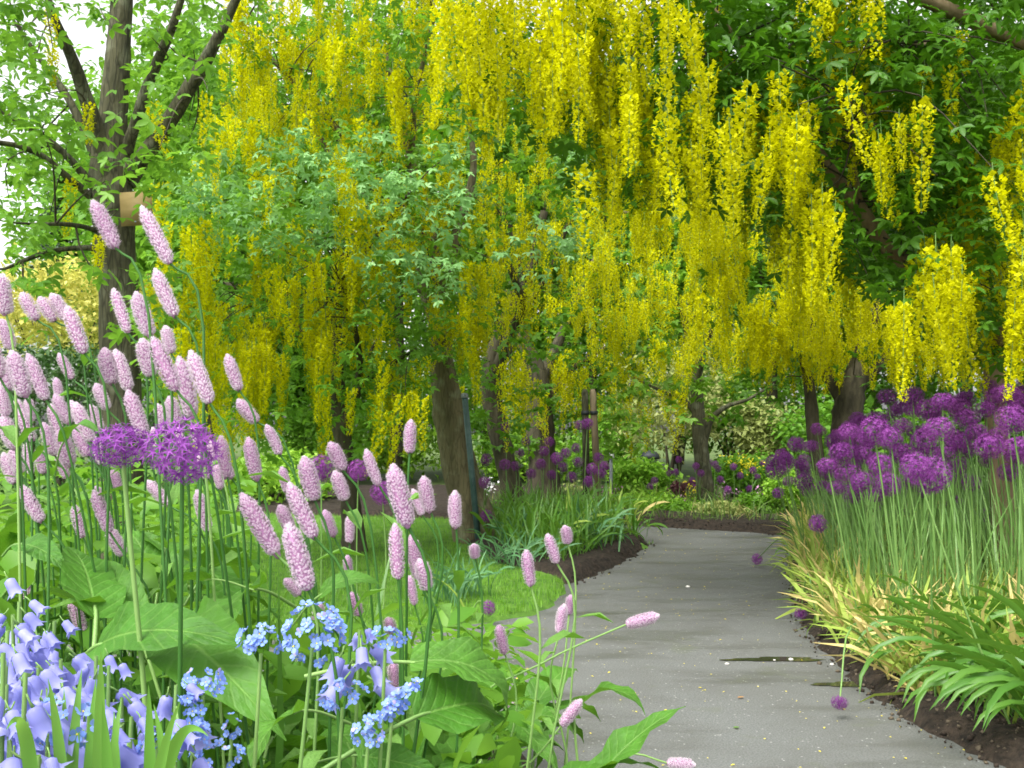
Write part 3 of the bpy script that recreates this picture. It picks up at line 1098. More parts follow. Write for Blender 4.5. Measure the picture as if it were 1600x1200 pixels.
# green steel pole and wooden stakes
b0, b1 = at(748, 848, 8.35), at(726, 618, 8.35)
b0[2] = 0.02
pole = thing('steel_pole', b0, 'thin blue green steel pole leaning beside the stout trunk', 'pole')
mb = MB()
mb.tube([np.zeros(3), b1 - b0], [0.026, 0.026], 10)
obj('shaft', mb.mesh('shaft', M['metal_green'], smooth=True), pole)
mb = MB()
mb.lathe([(0.0, 0.022), (0.02, 0.02), (0.031, 0.008), (0.031, -0.02)], 10)
obj('cap', mb.mesh('cap', M['grey']), pole, loc=b1 - b0)
for (x0, x1, lab) in ((917, 914, 'dark wooden tree stake in the allium clump by the bend'), (936, 926, 'pale wooden tree stake in the allium clump by the bend')):
    b0, b1 = at(x0, 800, 11.0), at(x1, 608, 11.0)
    b0[2] = 0.02
    st = thing('tree_stake', b0, lab, 'stake', 'stakes beside the young tree')
    mb = MB()
    mb.tube([np.zeros(3), (b1 - b0) * 0.97, b1 - b0], [0.04, 0.038, 0.02], 8)
    obj('post', mb.mesh('post', M['wood' if x0 > 920 else 'bark'], smooth=True), st)
    mb = MB()
    mb.tube([(b1 - b0) * 0.8, (b1 - b0) * 0.83], [0.046, 0.046], 8)
    obj('tie', mb.mesh('tie', M['darkgrey']), st)


# ------------------------------------------------------------------ background shrubs, trees
def blob_leaves(c, rad, nclump, nleaf, ls, flat=0.5, bottom=-0.6):
    """leaf positions gathered in clumps over an uneven dome"""
    c, rad = np.asarray(c, float), np.asarray(rad, float)
    a = rng.normal(size=(nclump * 3, 3))
    a /= np.linalg.norm(a, axis=1)[:, None]
    a = a[a[:, 2] > bottom][:nclump]
    cl = a * rng.uniform(0.5, 1.0, len(a))[:, None]
    P = np.repeat(cl, max(1, nleaf // len(cl)), axis=0)
    P = P + rng.normal(0, 0.16, P.shape)
    n = len(P)
    return c + P * rad, rots(rng.uniform(0, 6.28, n), rng.normal(0.3, 0.5, n), rng.normal(0, 0.5, n)), ls * rng.uniform(0.6, 1.3, n)


LEAF1_V, LEAF1_F = leaflet(1.0, 0.3, 0)


def shrub(name, label, cat, c, rad, mat, nclump=40, nleaf=2500, ls=0.06, group=None, stems=5, bark='bark_dark', tpl=(DIA_V, DIA_F), bottom=-0.6, trunk=0.0):
    c = np.asarray(c, float)
    base = np.array([c[0], c[1], 0.0])
    root = thing(name, base, label, cat, group)
    P, Rm, S = blob_leaves(c, rad, nclump, nleaf, ls, bottom=bottom)
    keep = P[:, 2] > 0.02
    P, Rm, S = P[keep], Rm[keep], S[keep]
    obj('crown' if trunk else 'foliage', scatter_mesh('foliage', tpl[0], tpl[1], P - base, Rm, S, M[mat]), root, kind='stuff')
    if trunk:
        mb = MB()
        mb.tube(spline([(0, 0, 0), (0.05, 0, c[2] * 0.5), (0, 0, c[2] + rad[2] * 0.5)], 8), np.linspace(trunk, trunk * 0.4, 9), 8, wob=0.05)
        obj('trunk', mb.mesh('trunk', M[bark], smooth=True), root)
    for i in range(stems):
        a = rng.uniform(0, 6.28)
        e = np.array([math.cos(a) * rad[0] * 0.5, math.sin(a) * rad[1] * 0.5, c[2] + rad[2] * rng.uniform(0, 0.5)])
        mb = MB()
        s2 = spline([(0, 0, 0.0 if not trunk else c[2] * 0.6), e * np.array([0.3, 0.3, 0.5]) + (0 if not trunk else np.array([0, 0, c[2] * 0.4])), e], 8)
        mb.tube(s2, np.linspace(0.02 + rad[0] * 0.015, 0.006, len(s2)), 5, cap=False)
        obj('stem', mb.mesh('stem', M[bark]), root)
    return root


def px_shrub(name, label, cat, px, py, Y, wpx, hpx, mat, depth=None, **kw):
    """a shrub whose middle stands at pixel (px, py)"""
    c = at(px, py, Y)
    rx, rz = wpx / 2 * Y / FPX, hpx / 2 * Y / FPX
    return shrub(name, label, cat, c, (rx, depth or rx, rz), mat, **kw)


# left background: hedge, golden shrub, conifers, pale trees
hc = at(60, 620, 11.5)
hw = 4.2
P = np.stack([hc[0] + rng.uniform(-hw, 1.6, 16000), rng.uniform(11.2, 12.4, 16000), 1.95 * rng.random(16000) ** 0.5], 1)
P[:, 2] += vnoise(P[:, :2], 3, 3) * 0.05
hedge = thing('clipped_hedge', (hc[0] - 1.2, 11.8, 0), 'dark clipped evergreen hedge behind the bistort', 'hedge')
n = len(P)
obj('foliage', scatter_mesh('foliage', DIA_V, DIA_F, P - np.array([hc[0] - 1.2, 11.8, 0]), rots(rng.uniform(0, 6.28, n), rng.normal(0.2, 0.6, n), rng.normal(0, 0.6, n)),
                            rng.uniform(0.05, 0.09, n), M['hedge']), hedge, kind='stuff')
for i in range(6):
    mb = MB()
    mb.tube([(-2.6 + i * 0.9, 0, 0), (-2.6 + i * 0.9, 0, 1.6)], [0.04, 0.02], 6)
    obj('stem', mb.mesh('stem', M['bark_dark']), hedge)
px_shrub('golden_shrub', 'golden yellow shrub glowing above the dark hedge', 'shrub', 100, 500, 15.0, 330, 170, 'gold', nclump=60, nleaf=6500, ls=0.10)
px_shrub('golden_shrub', 'golden leaved shrub at the open end of the hedge', 'shrub', -160, 520, 16.0, 260, 190, 'gold', nclump=50, nleaf=4500, ls=0.10)


def conifer(px, ytop, Y, wpx, label):
    top = at(px, ytop, Y)
    base = np.array([top[0], Y, 0])
    H = top[2]
    root = thing('conifer_tree', base, label, 'tree', 'conifers beyond the hedge')
    n = 5000
    t = rng.random(n) ** 0.75
    tier = np.floor(t * 16) / 16 + rng.random(n) * 0.02
    rmax = wpx / 2 * Y / FPX * (1 - tier) + 0.1
    rr = rmax * np.sqrt(rng.random(n))
    a = rng.uniform(0, 6.28, n)
    lob = 0.7 + 0.3 * np.sin(a * 5 + tier * 40)
    rr = rr * lob
    P = np.stack([np.cos(a) * rr, np.sin(a) * rr, H * (0.08 + 0.92 * tier) - rr * 0.25], 1)
    obj('crown', scatter_mesh('crown', DIA_V * np.array([1, 0.6, 1]), DIA_F, P, rots(a, np.full(n, 0.35) + rng.normal(0, 0.25, n), rng.normal(0, 0.4, n)), rng.uniform(0.16, 0.34, n), M['conifer']), root, kind='stuff')
    mb = MB()
    mb.tube([(0, 0, 0), (0, 0, H * 0.95)], [0.16, 0.02], 8)
    obj('trunk', mb.mesh('trunk', M['bark_dark']), root)


conifer(105, 250, 26, 260, 'grey green conifer rising behind the golden shrub')
conifer(-130, 220, 28, 280, 'tall grey green conifer beyond the open end of the hedge')
conifer(215, 130, 34, 260, 'tall grey conifer far behind the plaque tree')

# light green trees closing the view behind the laburnums
BACK = [(330, 330, 17, 420, 520, 'leaf_bright', 'bright green tree behind the slim dark laburnum', 0.10),
        (620, 260, 19, 480, 640, 'leaf_bright', 'tall bright green tree behind the stout laburnum trunk', 0.10),
        (920, 330, 21, 460, 560, 'leaf', 'green tree behind the wooden tree stakes', 0.10),
        (1200, 360, 19, 480, 540, 'leaf', 'green tree closing the view beyond the path bend', 0.10),
        (1500, 320, 17, 480, 620, 'leaf_deep', 'deep green tree behind the allium bed', 0.10),
        (1720, 300, 15, 420, 640, 'leaf_deep', 'deep green tree at the outer end of the allium bed', 0.10),
        (250, 380, 27, 420, 560, 'leaf_bright', 'bright tree far behind the plaque tree', 0.14),
        (760, 420, 27, 460, 520, 'leaf_bright', 'bright green tree far behind the twin leaning stems', 0.14),
        (1060, 430, 28, 460, 520, 'leaf_bright', 'bright green tree far beyond the path bend', 0.14),
        (1360, 420, 27, 460, 520, 'leaf', 'green tree far behind the allium bed', 0.14),
        (470, 560, 21, 260, 230, 'leaf_bright', 'low spreading bright green tree across the lawn', 0.09)]
for x, y, Y, w, h, m, lab, ls in BACK:
    px_shrub('garden_tree', lab, 'tree', x, y, Y, w, h, m, depth=2.2, nclump=170, nleaf=15000, ls=ls * 2.0, group='trees closing the view', trunk=0.14, bottom=-0.8, stems=4)

MID = [(610, 700, 20, 170, 130, 'lime', 'light green shrub across the lawn behind the stout trunk', 0.09),
       (500, 690, 18, 150, 110, 'leaf_bright', 'green shrub across the lawn behind the slim trunk', 0.08),
       (1045, 640, 17, 190, 190, 'olive', 'olive green feathery shrub behind the grey bollard', 0.08),
       (950, 690, 19, 150, 140, 'leaf_bright', 'green shrub behind the pale wooden stake', 0.08),
       (1140, 660, 18, 130, 150, 'leaf', 'rounded deep green shrub behind the slender laburnum', 0.08),
       (1200, 700, 17, 120, 130, 'olive', 'olive shrub between the slender laburnum and the alliums', 0.08),
       (1290, 690, 16, 150, 150, 'leaf_bright', 'bright green shrub behind the allium bed', 0.08),
       (820, 720, 20, 160, 120, 'lime', 'lime green shrub behind the far allium clump', 0.09),
       (1000, 752, 14.2, 90, 70, 'lime', 'leafy lime green perennial beside the grey bollard', 0.07),
       (1015, 792, 11.9, 150, 44, 'lime', 'low cushion of lime green leaves at the path bend', 0.045),
       (1165, 742, 13.6, 120, 70, 'leaf_bright', 'bright green perennial with yellow flowers behind the slender trunk', 0.05),
       (1070, 775, 13.2, 60, 40, 'maroon', 'maroon leaved clump left of the slender trunk', 0.05),
       (905, 795, 15, 120, 70, 'olive', 'olive green perennial behind the far allium clump', 0.05),
       (640, 790, 16, 120, 50, 'maroon', 'reddish low planting at the far side of the lawn', 0.05),
       (1400, 720, 12.5, 200, 160, 'leaf', 'leafy green shrub hidden behind the purple alliums', 0.07),
       (1560, 700, 10.5, 200, 200, 'leaf_deep', 'deep green shrub behind the pale laburnum trunk', 0.07),
       (1190, 792, 11.2, 80, 44, 'leaf', 'dark green cushion at the soil edge near the first alliums', 0.04),
       (1125, 800, 11.0, 70, 30, 'olive', 'olive cushion plant at the foot of the slender trunk', 0.04),
       (1060, 800, 11.4, 60, 30, 'leaf_bright', 'small bright cushion on the soil edge of the bend', 0.04),
       (1240, 770, 11.0, 90, 70, 'lime', 'lime green plant at the corner of the two soil beds', 0.04),
       (700, 640, 23, 220, 200, 'lime', 'tall lime green shrub far behind the steel pole', 0.11),
       (880, 640, 24, 220, 210, 'leaf_bright', 'tall bright shrub far behind the wooden stakes', 0.11),
       (1060, 600, 24, 240, 240, 'leaf_bright', 'tall bright shrub far behind the grey bollard', 0.11),
       (1230, 620, 23, 220, 220, 'lime', 'tall lime green shrub far behind the slender laburnum', 0.11),
       (560, 640, 24, 220, 200, 'lime', 'tall lime green shrub far across the lawn', 0.11),
       (1380, 620, 20, 240, 240, 'leaf', 'tall green shrub far behind the allium bed', 0.11),
       (430, 760, 13, 200, 120, 'lime', 'lime green shrub on the lawn behind the bistort', 0.07)]
for x, y, Y, w, h, m, lab, ls in MID:
    px_shrub('garden_shrub', lab, 'shrub', x, y, Y, w, h, m, nclump=60, nleaf=3600, ls=ls * 1.35, stems=4)


# ------------------------------------------------------------------ strap leaves
def strap_mesh(name, mat, arch, L=1.0, w=0.045, lean=0.25, twist=0.0, segs=8, kink=None):
    """leaf rising from the origin and bending over towards +X"""
    pts, ang = [np.zeros(3)], math.pi / 2 - lean
    for i in range(segs):
        t = (i + 0.5) / segs
        ang -= arch * (0.4 + 1.2 * t) / segs
        if kink is not None and i == int(kink * segs):
            ang -= 1.6
        pts.append(pts[-1] + np.array([math.cos(ang), 0, math.sin(ang)]) * L / segs)
    pts = np.array(pts)
    tg = np.gradient(pts, axis=0)
    tg /= np.linalg.norm(tg, axis=1)[:, None]
    V = []
    for i, p in enumerate(pts):
        t = i / segs
        ww = w * (0.55 + 0.9 * t) * (1 - t ** 3) ** 0.8 if t < 1 else 0.0005
        tw = twist * t
        side = np.array([0, math.cos(tw), 0]) + np.cross(tg[i], np.array([0, 1.0, 0])) * math.sin(tw)
        nrm = np.cross(tg[i], side)
        V += [p + side * ww + nrm * ww * 0.4, p, p - side * ww + nrm * ww * 0.4]
    F = []
    for i in range(segs):
        a = i * 3
        F += [(a, a + 1, a + 4, a + 3), (a + 1, a + 2, a + 5, a + 4)]
    return mk_mesh(name, V, [np.array(F)], M[mat], var=np.full(len(V), 0.5), smooth=True)


STRAP = {}
for nm, mat in (('strap', 'strap'), ('dry', 'strap_dry'), ('pale', 'strap_pale'), ('blue', 'strap_blue')):
    STRAP[nm] = [strap_mesh('leaf', mat, a, w=w, lean=ln, twist=tw, kink=kk) for a, w, ln, tw, kk in
                 ((0.6, 0.034, 0.12, 0.3, None), (1.4, 0.038, 0.25, 0.8, None), (2.1, 0.036, 0.35, -0.6, None), (1.0, 0.030, 0.5, 1.2, None),
                  (0.7, 0.033, 0.1, 0.5, 0.55))]


def strap_clump(root, kind, n, L, spread=0.06, which=None, wmul=1.0, yaw0=None, lean=0.0):
    for i in range(n):
        me = random.choice(STRAP[kind] if which is None else [STRAP[kind][q] for q in which])
        o = obj('leaf', me, root, loc=(rng.normal(0, spread), rng.normal(0, spread), 0))
        s = L * rng.uniform(0.65, 1.15)
        yaw = rng.uniform(0, 6.28) if yaw0 is None else rng.normal(yaw0, 0.7)
        o.rotation_euler = (rng.normal(0, 0.12), rng.normal(lean, 0.15), yaw)
        o.scale = (s, s * wmul, s)


# ------------------------------------------------------------------ alliums
def allium_head(n, seed, thin=1.0):
    r0 = np.random.default_rng(seed)
    mb = MB()
    mb.lathe([(0.0, -0.16), (0.09, -0.12), (0.11, 0), (0.08, 0.1), (0.0, 0.13)], 6, mi=1)
    for i in range(n):
        z = 1 - 2 * (i + 0.5) / n
        z = max(-0.97, min(0.985, z + r0.normal(0, 0.03)))
        a = i * 2.39996 + r0.normal(0, 0.12)
        q = math.sqrt(1 - z * z)
        d_ = np.array([math.cos(a) * q, math.sin(a) * q, z])
        rad = r0.uniform(0.70, 0.98)
        u = np.cross(d_, [0, 0, 1.0])
        u /= np.linalg.norm(u) + 1e-9
        w = np.cross(d_, u)
        c = d_ * rad
        ph = r0.uniform(0, 1)
        pl = 0.30 * r0.uniform(0.8, 1.2)
        V, F = [], []
        for k in range(6):
            b = ph + k * math.pi / 3
            dr = u * math.cos(b) + w * math.sin(b)
            sd_ = -u * math.sin(b) + w * math.cos(b)
            tip = c + dr * pl + d_ * 0.09
            V += [c + sd_ * 0.028 * thin, tip, c - sd_ * 0.028 * thin]
            F.append((3 * k, 3 * k + 1, 3 * k + 2))
        mb.add(V, np.array(F), 0, r0.random())
        mb.add([d_ * 0.08 + u * 0.012, d_ * 0.08 - u * 0.012, c], np.array([(0, 1, 2)]), 0, 0.2)
    return mb


HEADS = [allium_head(130, s).mesh('flower_head', [M['purple'], M['stem_allium']]) for s in (1, 2, 3)]
HEADS_NEAR = [allium_head(120, s, 1.1).mesh('flower_head', [M['purple_bright'], M['stem_allium']]) for s in (7, 8)]


def allium(head, dia, foot, label, group=None, near=False, leaves=3, stem_r=0.0037, stem_mat='stem_allium', bend=None, leaf_kind='dry', squash=1.0, leafL=0.34, name='allium'):
    head, foot = np.asarray(head, float), np.asarray(foot, float)
    root = thing(name, foot, label, 'allium', group)
    rel = head - foot
    mid = rel * 0.5 + (np.array([rng.normal(0, 0.015), rng.normal(0, 0.015), 0]) if bend is None else np.asarray(bend))
    s2 = spline([np.zeros(3), mid, rel], 8)
    mb = MB()
    mb.tube(s2, np.linspace(stem_r * 1.15, stem_r * 0.8, len(s2)), 6, cap=False)
    obj('stem', mb.mesh('stem', M[stem_mat], smooth=True), root)
    tg = s2[-1] - s2[-2]
    q = Vector(tg).to_track_quat('Z', 'Y') @ Quaternion((0, 0, 1), rng.uniform(0, 6.28))
    m4 = Matrix.Translation(Vector(rel)) @ q.to_matrix().to_4x4() @ Matrix.Diagonal((dia / 2, dia / 2, dia / 2 * squash, 1))
    obj('flower_head', random.choice(HEADS_NEAR if near else HEADS), root, mw=m4)
    if leaves:
        strap_clump(root, leaf_kind, leaves, leafL, spread=0.025, wmul=1.1)
    return root


A_R = [(1426, 620, 40), (1426, 640, 38), (1473, 627, 50), (1513, 622, 32), (1386, 620, 35), (1511, 655, 40), (1466, 670, 52), (1526, 675, 45),
       (1546, 697, 50), (1581, 655, 58), (1591, 700, 50), (1576, 738, 42), (1546, 605, 38), (1571, 615, 42), (1594, 625, 42), (1430, 730, 58),
       (1476, 708, 42), (1518, 755, 35), (1491, 785, 32), (1546, 805, 32), (1443, 768, 36), (1368, 655, 36), (1326, 675, 44), (1366, 675, 48), (1391, 685, 52),
       (1316, 707, 42), (1348, 710, 42), (1293, 727, 44), (1323, 737, 42), (1376, 727, 42), (1411, 708, 40), (1386, 757, 48), (1346, 752, 45), (1306, 762, 40),
       (1333, 770, 38), (1368, 772, 40), (1378, 798, 28), (1321, 792, 26), (1266, 697, 36), (1276, 670, 25), (1208, 720, 32), (1228, 717, 30),
       (1246, 725, 30), (1211, 735, 30), (1256, 752, 30), (1216, 770, 26), (1418, 795, 24), (1302, 690, 34), (1345, 690, 38), (1410, 665, 38), (1445, 690, 42),
       (1495, 690, 40), (1540, 640, 40), (1500, 640, 38), (1450, 640, 38), (1560, 680, 42), (1610, 660, 50), (1620, 720, 46), (1640, 620, 46)]
RB_edge = np.array(right_edge)


def edge_x(Y):
    return np.interp(Y, RB_edge[:, 1], RB_edge[:, 0])


A_LAB = 'purple globe allium on a tall green stem in the bed along the path'
A_GRP = 'purple alliums massed in the bed along the path'


def right_allium(px, py, w):
    Y = 0.125 * FPX / w * rng.uniform(0.95, 1.08)
    h = at(px, py, Y)
    fx = h[0] + rng.normal(0.10, 0.06)
    fy = Y + rng.normal(0.05, 0.08)
    fx = max(fx, edge_x(fy) + rng.uniform(0.08, 0.22))
    zone = 'by the daylily corner' if Y < 4.1 else ('halfway along the path bed' if Y < 5.6 else 'at the bend end of the path bed')
    off = fx - edge_x(fy)
    row = 'edging the path' if off < 0.35 else ('in the middle rows' if off < 0.9 else 'in the back rows')
    size = 'tall' if h[2] > 1.02 else ('short' if h[2] < 0.84 else 'mid-height')
    lab = '%s purple globe allium %s %s' % (size, row, zone)
    allium(h, 0.125 * rng.uniform(0.74, 1.08), (fx, fy, 0.05), lab, A_GRP, squash=rng.uniform(0.72, 1.0))


for a in A_R:
    right_allium(*a)
for i in range(80):
    x = rng.uniform(1215, 1610)
    top = np.interp(x, [1200, 1270, 1420, 1600], [712, 672, 625, 600])
    bot = np.interp(x, [1200, 1350, 1450, 1600], [765, 780, 760, 735])
    y = rng.uniform(top, bot)
    right_allium(x, y, np.interp(x, [1200, 1600], [26, 40]) * rng.uniform(0.78, 1.05))
# the dense nearest globe and the stray, drooping heads
h = at(1455, 742, 3.35)
allium(h, 0.135, (1.47, 3.5, 0.05), 'largest densest purple allium globe fronting the bed along the path', near=False)
h = at(1278, 818, 5.1)
allium(h, 0.10, (1.66, 5.3, 0.05), 'short purple allium standing low at the edge of the path', bend=(0.05, 0, 0.02))
for px, py, dia, Y, foot, bend, lab in (
        (1183, 880, 0.085, 6.0, (1.72, 6.1, 0.04), (0.06, 0, 0.22), 'purple allium head bowed far over the grey path at the bend'),
        (1251, 968, 0.07, 4.75, (1.50, 4.95, 0.05), (0.0, 0, 0.22), 'purple allium head drooping at the bed edge above bare soil'),
        (1312, 1112, 0.06, 3.62, (1.44, 3.85, 0.05), (-0.05, 0, 0.22), 'small purple allium head hanging onto the path from a kinked stem')):
    g = gnd(px, py, 0.03)
    allium((g[0], g[1], 0.06), dia, foot, lab, bend=bend, squash=0.8, leaves=2)
# left bed clump behind the trunk
for (x, y, w) in [(790, 667, 18), (760, 718, 21), (789, 726, 20), (757, 754, 22), (760, 806, 24), (918, 662, 20), (905, 664, 15), (870, 716, 22), (850, 705, 18), (845, 725, 19),
                  (830, 740, 19), (812, 708, 17), (822, 690, 15), (884, 708, 19), (903, 722, 18), (925, 733, 21), (935, 715, 18), (940, 740, 17), (893, 745, 18),
                  (862, 742, 16), (920, 752, 20), (880, 730, 17), (806, 728, 17), (944, 728, 15), (900, 700, 15), (858, 690, 15)]:
    Y = 0.115 * FPX / w
    Y = min(max(Y, 8.3), 10.2)
    h = at(x, y, Y)
    allium(h, 0.11, (h[0] + rng.normal(0, 0.03), Y + rng.normal(0, 0.05), 0.07), 'purple allium in the far clump behind the stout leaning trunks',
           'alliums in the far clump', leaf_kind='strap', leaves=3, leafL=0.5)
for (x, y, w, lab) in [(502, 733, 44, 'purple allium behind the slim dark trunk on the lawn'), (560, 735, 34, 'purple allium just right of the slim dark trunk'),
                       (597, 770, 36, 'low flattened purple allium among the bistort spikes on the lawn side'), (345, 738, 36, 'purple allium half hidden behind pale bistort spikes')]:
    Y = 0.12 * FPX / w * 0.9
    h = at(x, y, Y)
    allium(h, 0.115, (h[0], Y, 0.06), lab, leaves=0)
h = gnd(763, 962, 0.05)
allium((h[0], h[1], 0.09), 0.08, (h[0] - 0.1, h[1] + 0.05, 0.03), 'small fallen purple allium head on the lawn edge', bend=(0, 0, 0.06), leaves=1)
for i in range(26):
    x, y = rng.uniform(1010, 1215), rng.uniform(715, 765)
    Y = rng.uniform(11.6, 13.5)
    h = at(x, y, Y)
    allium(h, 0.095, (h[0], Y, 0.05), 'small mauve allium in the bed beyond the path bend', 'alliums beyond the bend', leaf_kind='strap', leaves=1)

# ------------------------------------------------------------------ foliage of the beds
# fine withering leaves that fill the allium bed
n = 6800
Y = 3.55 + 5.6 * rng.random(n) ** 1.5
X = edge_x(Y) + 0.10 + rng.random(n) ** 1.3 * 1.7
SV = np.array([(0, 0.012, 0), (0, -0.012, 0), (0.35, 0.017, 0.07), (0.35, -0.017, 0.07), (0.7, 0.014, 0.05), (0.7, -0.014, 0.05), (1.0, 0, -0.12)])
SF = np.array([(0, 1, 3), (0, 3, 2), (2, 3, 5), (2, 5, 4), (4, 5, 6)])
P = np.stack([X, Y, np.full(n, 0.05)], 1)
o = obj('allium_foliage', scatter_mesh('allium_foliage', SV * np.array([1, 1.7, 1]), SF, P, rots(rng.uniform(0, 6.28, n), rng.normal(-0.85, 0.42, n), rng.normal(0, 0.5, n)), rng.uniform(0.14, 0.42, n), M['strap_dry']))
tag(o, 'mass of yellowing strap leaves under the purple alliums', 'foliage', kind='stuff')
n = 2600
Y = 4.1 + 5.4 * rng.random(n) ** 1.2
X = edge_x(Y) + 0.22 + rng.random(n) ** 1.2 * 1.8
P = np.stack([X, Y, np.full(n, 0.05)], 1)
o = obj('allium_foliage', scatter_mesh('allium_stems', SV * np.array([1, 0.30, 0.4]), SF, P, rots(rng.uniform(0, 6.28, n), rng.normal(-1.40, 0.14, n), rng.normal(0, 0.4, n)), rng.uniform(0.40, 0.88, n), M['stem_allium']))
tag(o, 'dense upright green stalks filling the allium bed', 'foliage', kind='stuff')

# arching green clumps at the near corner of the allium bed
for (px, py, nn, L, lab) in ((1510, 1090, 48, 0.46, 'arching green daylily clump hanging over the near soil edge'),
                             (1590, 1140, 48, 0.48, 'lush green daylily clump at the outer corner of the allium bed'),
                             (1425, 1045, 30, 0.36, 'low green daylily tuft between yellowing leaves and path'),
                             (1570, 1055, 36, 0.40, 'green daylily clump between the corner clump and the alliums'),
                             (1640, 1085, 36, 0.5, 'broad green daylily clump deep in the bed corner'),
                             (1660, 1185, 40, 0.52, 'green daylily clump at the end of the soil edge'),
                             (1480, 1030, 26, 0.34, 'small green daylily clump among the yellow leaves')):
    g = gnd(px, py)
    g[0] = max(g[0], edge_x(g[1]) + 0.16)
    root = thing('daylily_clump', (g[0], g[1], 0.06), lab, 'plant', 'daylily clumps at the bed corner')
    strap_clump(root, 'strap', nn, L, 0.06, which=(1, 2, 2, 3), wmul=0.52, yaw0=None)
    strap_clump(root, 'strap', nn // 2, L, 0.06, which=(1, 2), wmul=0.52, yaw0=math.pi * 1.05)
# edge tufts of the right bed
for i, (px, py) in enumerate(((1262, 905), (1258, 880), (1270, 935), (1300, 960), (1248, 862), (1330, 985), (1400, 1030), (1380, 1010), (1290, 920), (1250, 850), (1345, 1020))):
    g = gnd(px, py)
    g[0] = max(g[0], edge_x(g[1]) + 0.08)
    kind = ('strap', 'strap', 'dry', 'dry')[i % 4]
    root = thing('leaf_tuft', (g[0], g[1], 0.04), 'withering yellow leaf tuft flopping at the path edge' if kind == 'dry' else 'fresh green leaf tuft edging the allium bed', 'plant',
                 'yellow tufts along the path' if kind == 'dry' else 'green tufts along the path')
    strap_clump(root, kind, 14, 0.28, 0.05, which=(1, 2, 3) if kind == 'strap' else (2, 3, 4), wmul=1.2)
# left bed: iris like tufts and grey green tufts
for i, (px, py) in enumerate(((955, 862), (930, 872), (900, 880), (870, 872), (840, 868), (905, 850), (860, 850), (965, 845), (820, 850), (800, 870), (985, 852), (885, 860), (940, 850), (915, 862), (850, 882))):
    g = gnd(px, py)
    kind = ('strap', 'blue', 'strap', 'dry')[i % 4]
    lab = {'strap': 'green strap leaf tuft in the bed at the path bend', 'blue': 'blue green leaf tuft in the bed at the path bend', 'dry': 'yellowing leaf tuft in the bed at the path bend'}[kind]
    root = thing('leaf_tuft', (g[0], g[1], 0.06), lab, 'plant', lab + 's')
    strap_clump(root, kind, 18, 0.42 if kind != 'dry' else 0.46, 0.09, which=(0, 1, 1, 2), wmul=0.8)
for (px, py, lab) in ((700, 950, 'spiky blue green tuft at the lawn edge'), (735, 942, 'spiky blue green tuft beside the lawn edge path'), (770, 890, 'fine blue green tuft at the foot of the stout trunk'),
                      (815, 895, 'fine blue green tuft spilling over the lawn from the far bed')):
    g = gnd(px, py)
    root = thing('spiky_tuft', (g[0], g[1], 0.03), lab, 'plant')
    strap_clump(root, 'blue', 34, 0.30, 0.07, which=(0, 1, 3), wmul=0.55)
# low greenery of the bed beyond the bend
n = 6500
X = rng.uniform(-0.4, 4.5, n)
Y = rng.uniform(9.9, 14.5, n)
fe = np.array(far_edge)[::-1]
Y = np.maximum(Y, np.interp(X, fe[:, 0], fe[:, 1]) + 0.25)
P = np.stack([X, Y, np.full(n, 0.05)], 1)
o = obj('bed_foliage', scatter_mesh('bed_foliage', SV, SF, P, rots(rng.uniform(0, 6.28, n), rng.normal(-0.95, 0.45, n), rng.normal(0, 0.5, n)), rng.uniform(0.08, 0.26, n) * np.clip(0.75 + 0.9 * vnoise(P[:, :2], 2.1, 4), 0.15, 1.7), M['mixed']))
tag(o, 'mixed low green leaves in the bed beyond the path bend', 'foliage', kind='stuff')
n = 2600
a_ = np.array(LEFT_BED)
P = np.stack([rng.uniform(a_[:, 0].min(), a_[:, 0].max(), n), rng.uniform(a_[:, 1].min(), a_[:, 1].max(), n)], 1)
P = P[sdist(P, LEFT_BED) > 0.22]
n = len(P)
P = np.column_stack([P, np.full(n, 0.06)])
o = obj('bed_foliage', scatter_mesh('bed_foliage', SV, SF, P, rots(rng.uniform(0, 6.28, n), rng.normal(-1.1, 0.3, n), rng.normal(0, 0.4, n)), rng.uniform(0.2, 0.5, n), M['strap']))
tag(o, 'green leaves under the far allium clump', 'foliage', kind='stuff')
# small coloured flowers beyond the bend
for (px, py, Y, m, lab) in ((1090, 768, 12.6, 'yflower', 'small yellow flower cluster left of the slender trunk'), (1150, 722, 13.4, 'yflower', 'yellow flower cluster right of the slender trunk'),
                            (1170, 730, 13.2, 'yflower', 'pale yellow flower cluster near the olive shrub'), (1060, 790, 12.2, 'pflower', 'pink flower cluster in the bed beyond the bend'),
                            (945, 772, 12.4, 'pflower', 'pink flower cluster beside the wooden stakes'), (1130, 775, 12.8, 'pflower', 'pink flower cluster right of the slender trunk'),
                            (1190, 780, 11.6, 'pflower', 'pink flower cluster beside the first tall alliums'),
                            (761, 757, 14.0, 'wflower', 'low clump of white flowers far behind the steel pole')):
    c = at(px, py, Y)
    root = thing('flower_cluster', (c[0], c[1], 0.05), lab, 'flowers')
    n = 90
    P = c - np.array([c[0], c[1], 0.05]) + rng.normal(0, 1, (n, 3)) * np.array([0.09, 0.09, 0.06])
    obj('blossom', scatter_mesh('blossom', DIA_V, DIA_F, P, rots(rng.uniform(0, 6.28, n), rng.normal(0, 0.6, n), rng.normal(0, 0.6, n)), rng.uniform(0.03, 0.05, n), M[m]), root)
    mb = MB()
    for q in range(6):
        mb.tube([(rng.normal(0, 0.02), rng.normal(0, 0.02), 0), P[q * 9]], [0.004, 0.003], 4, cap=False)
    obj('stalks', mb.mesh('stalks', M['stem_dark']), root)

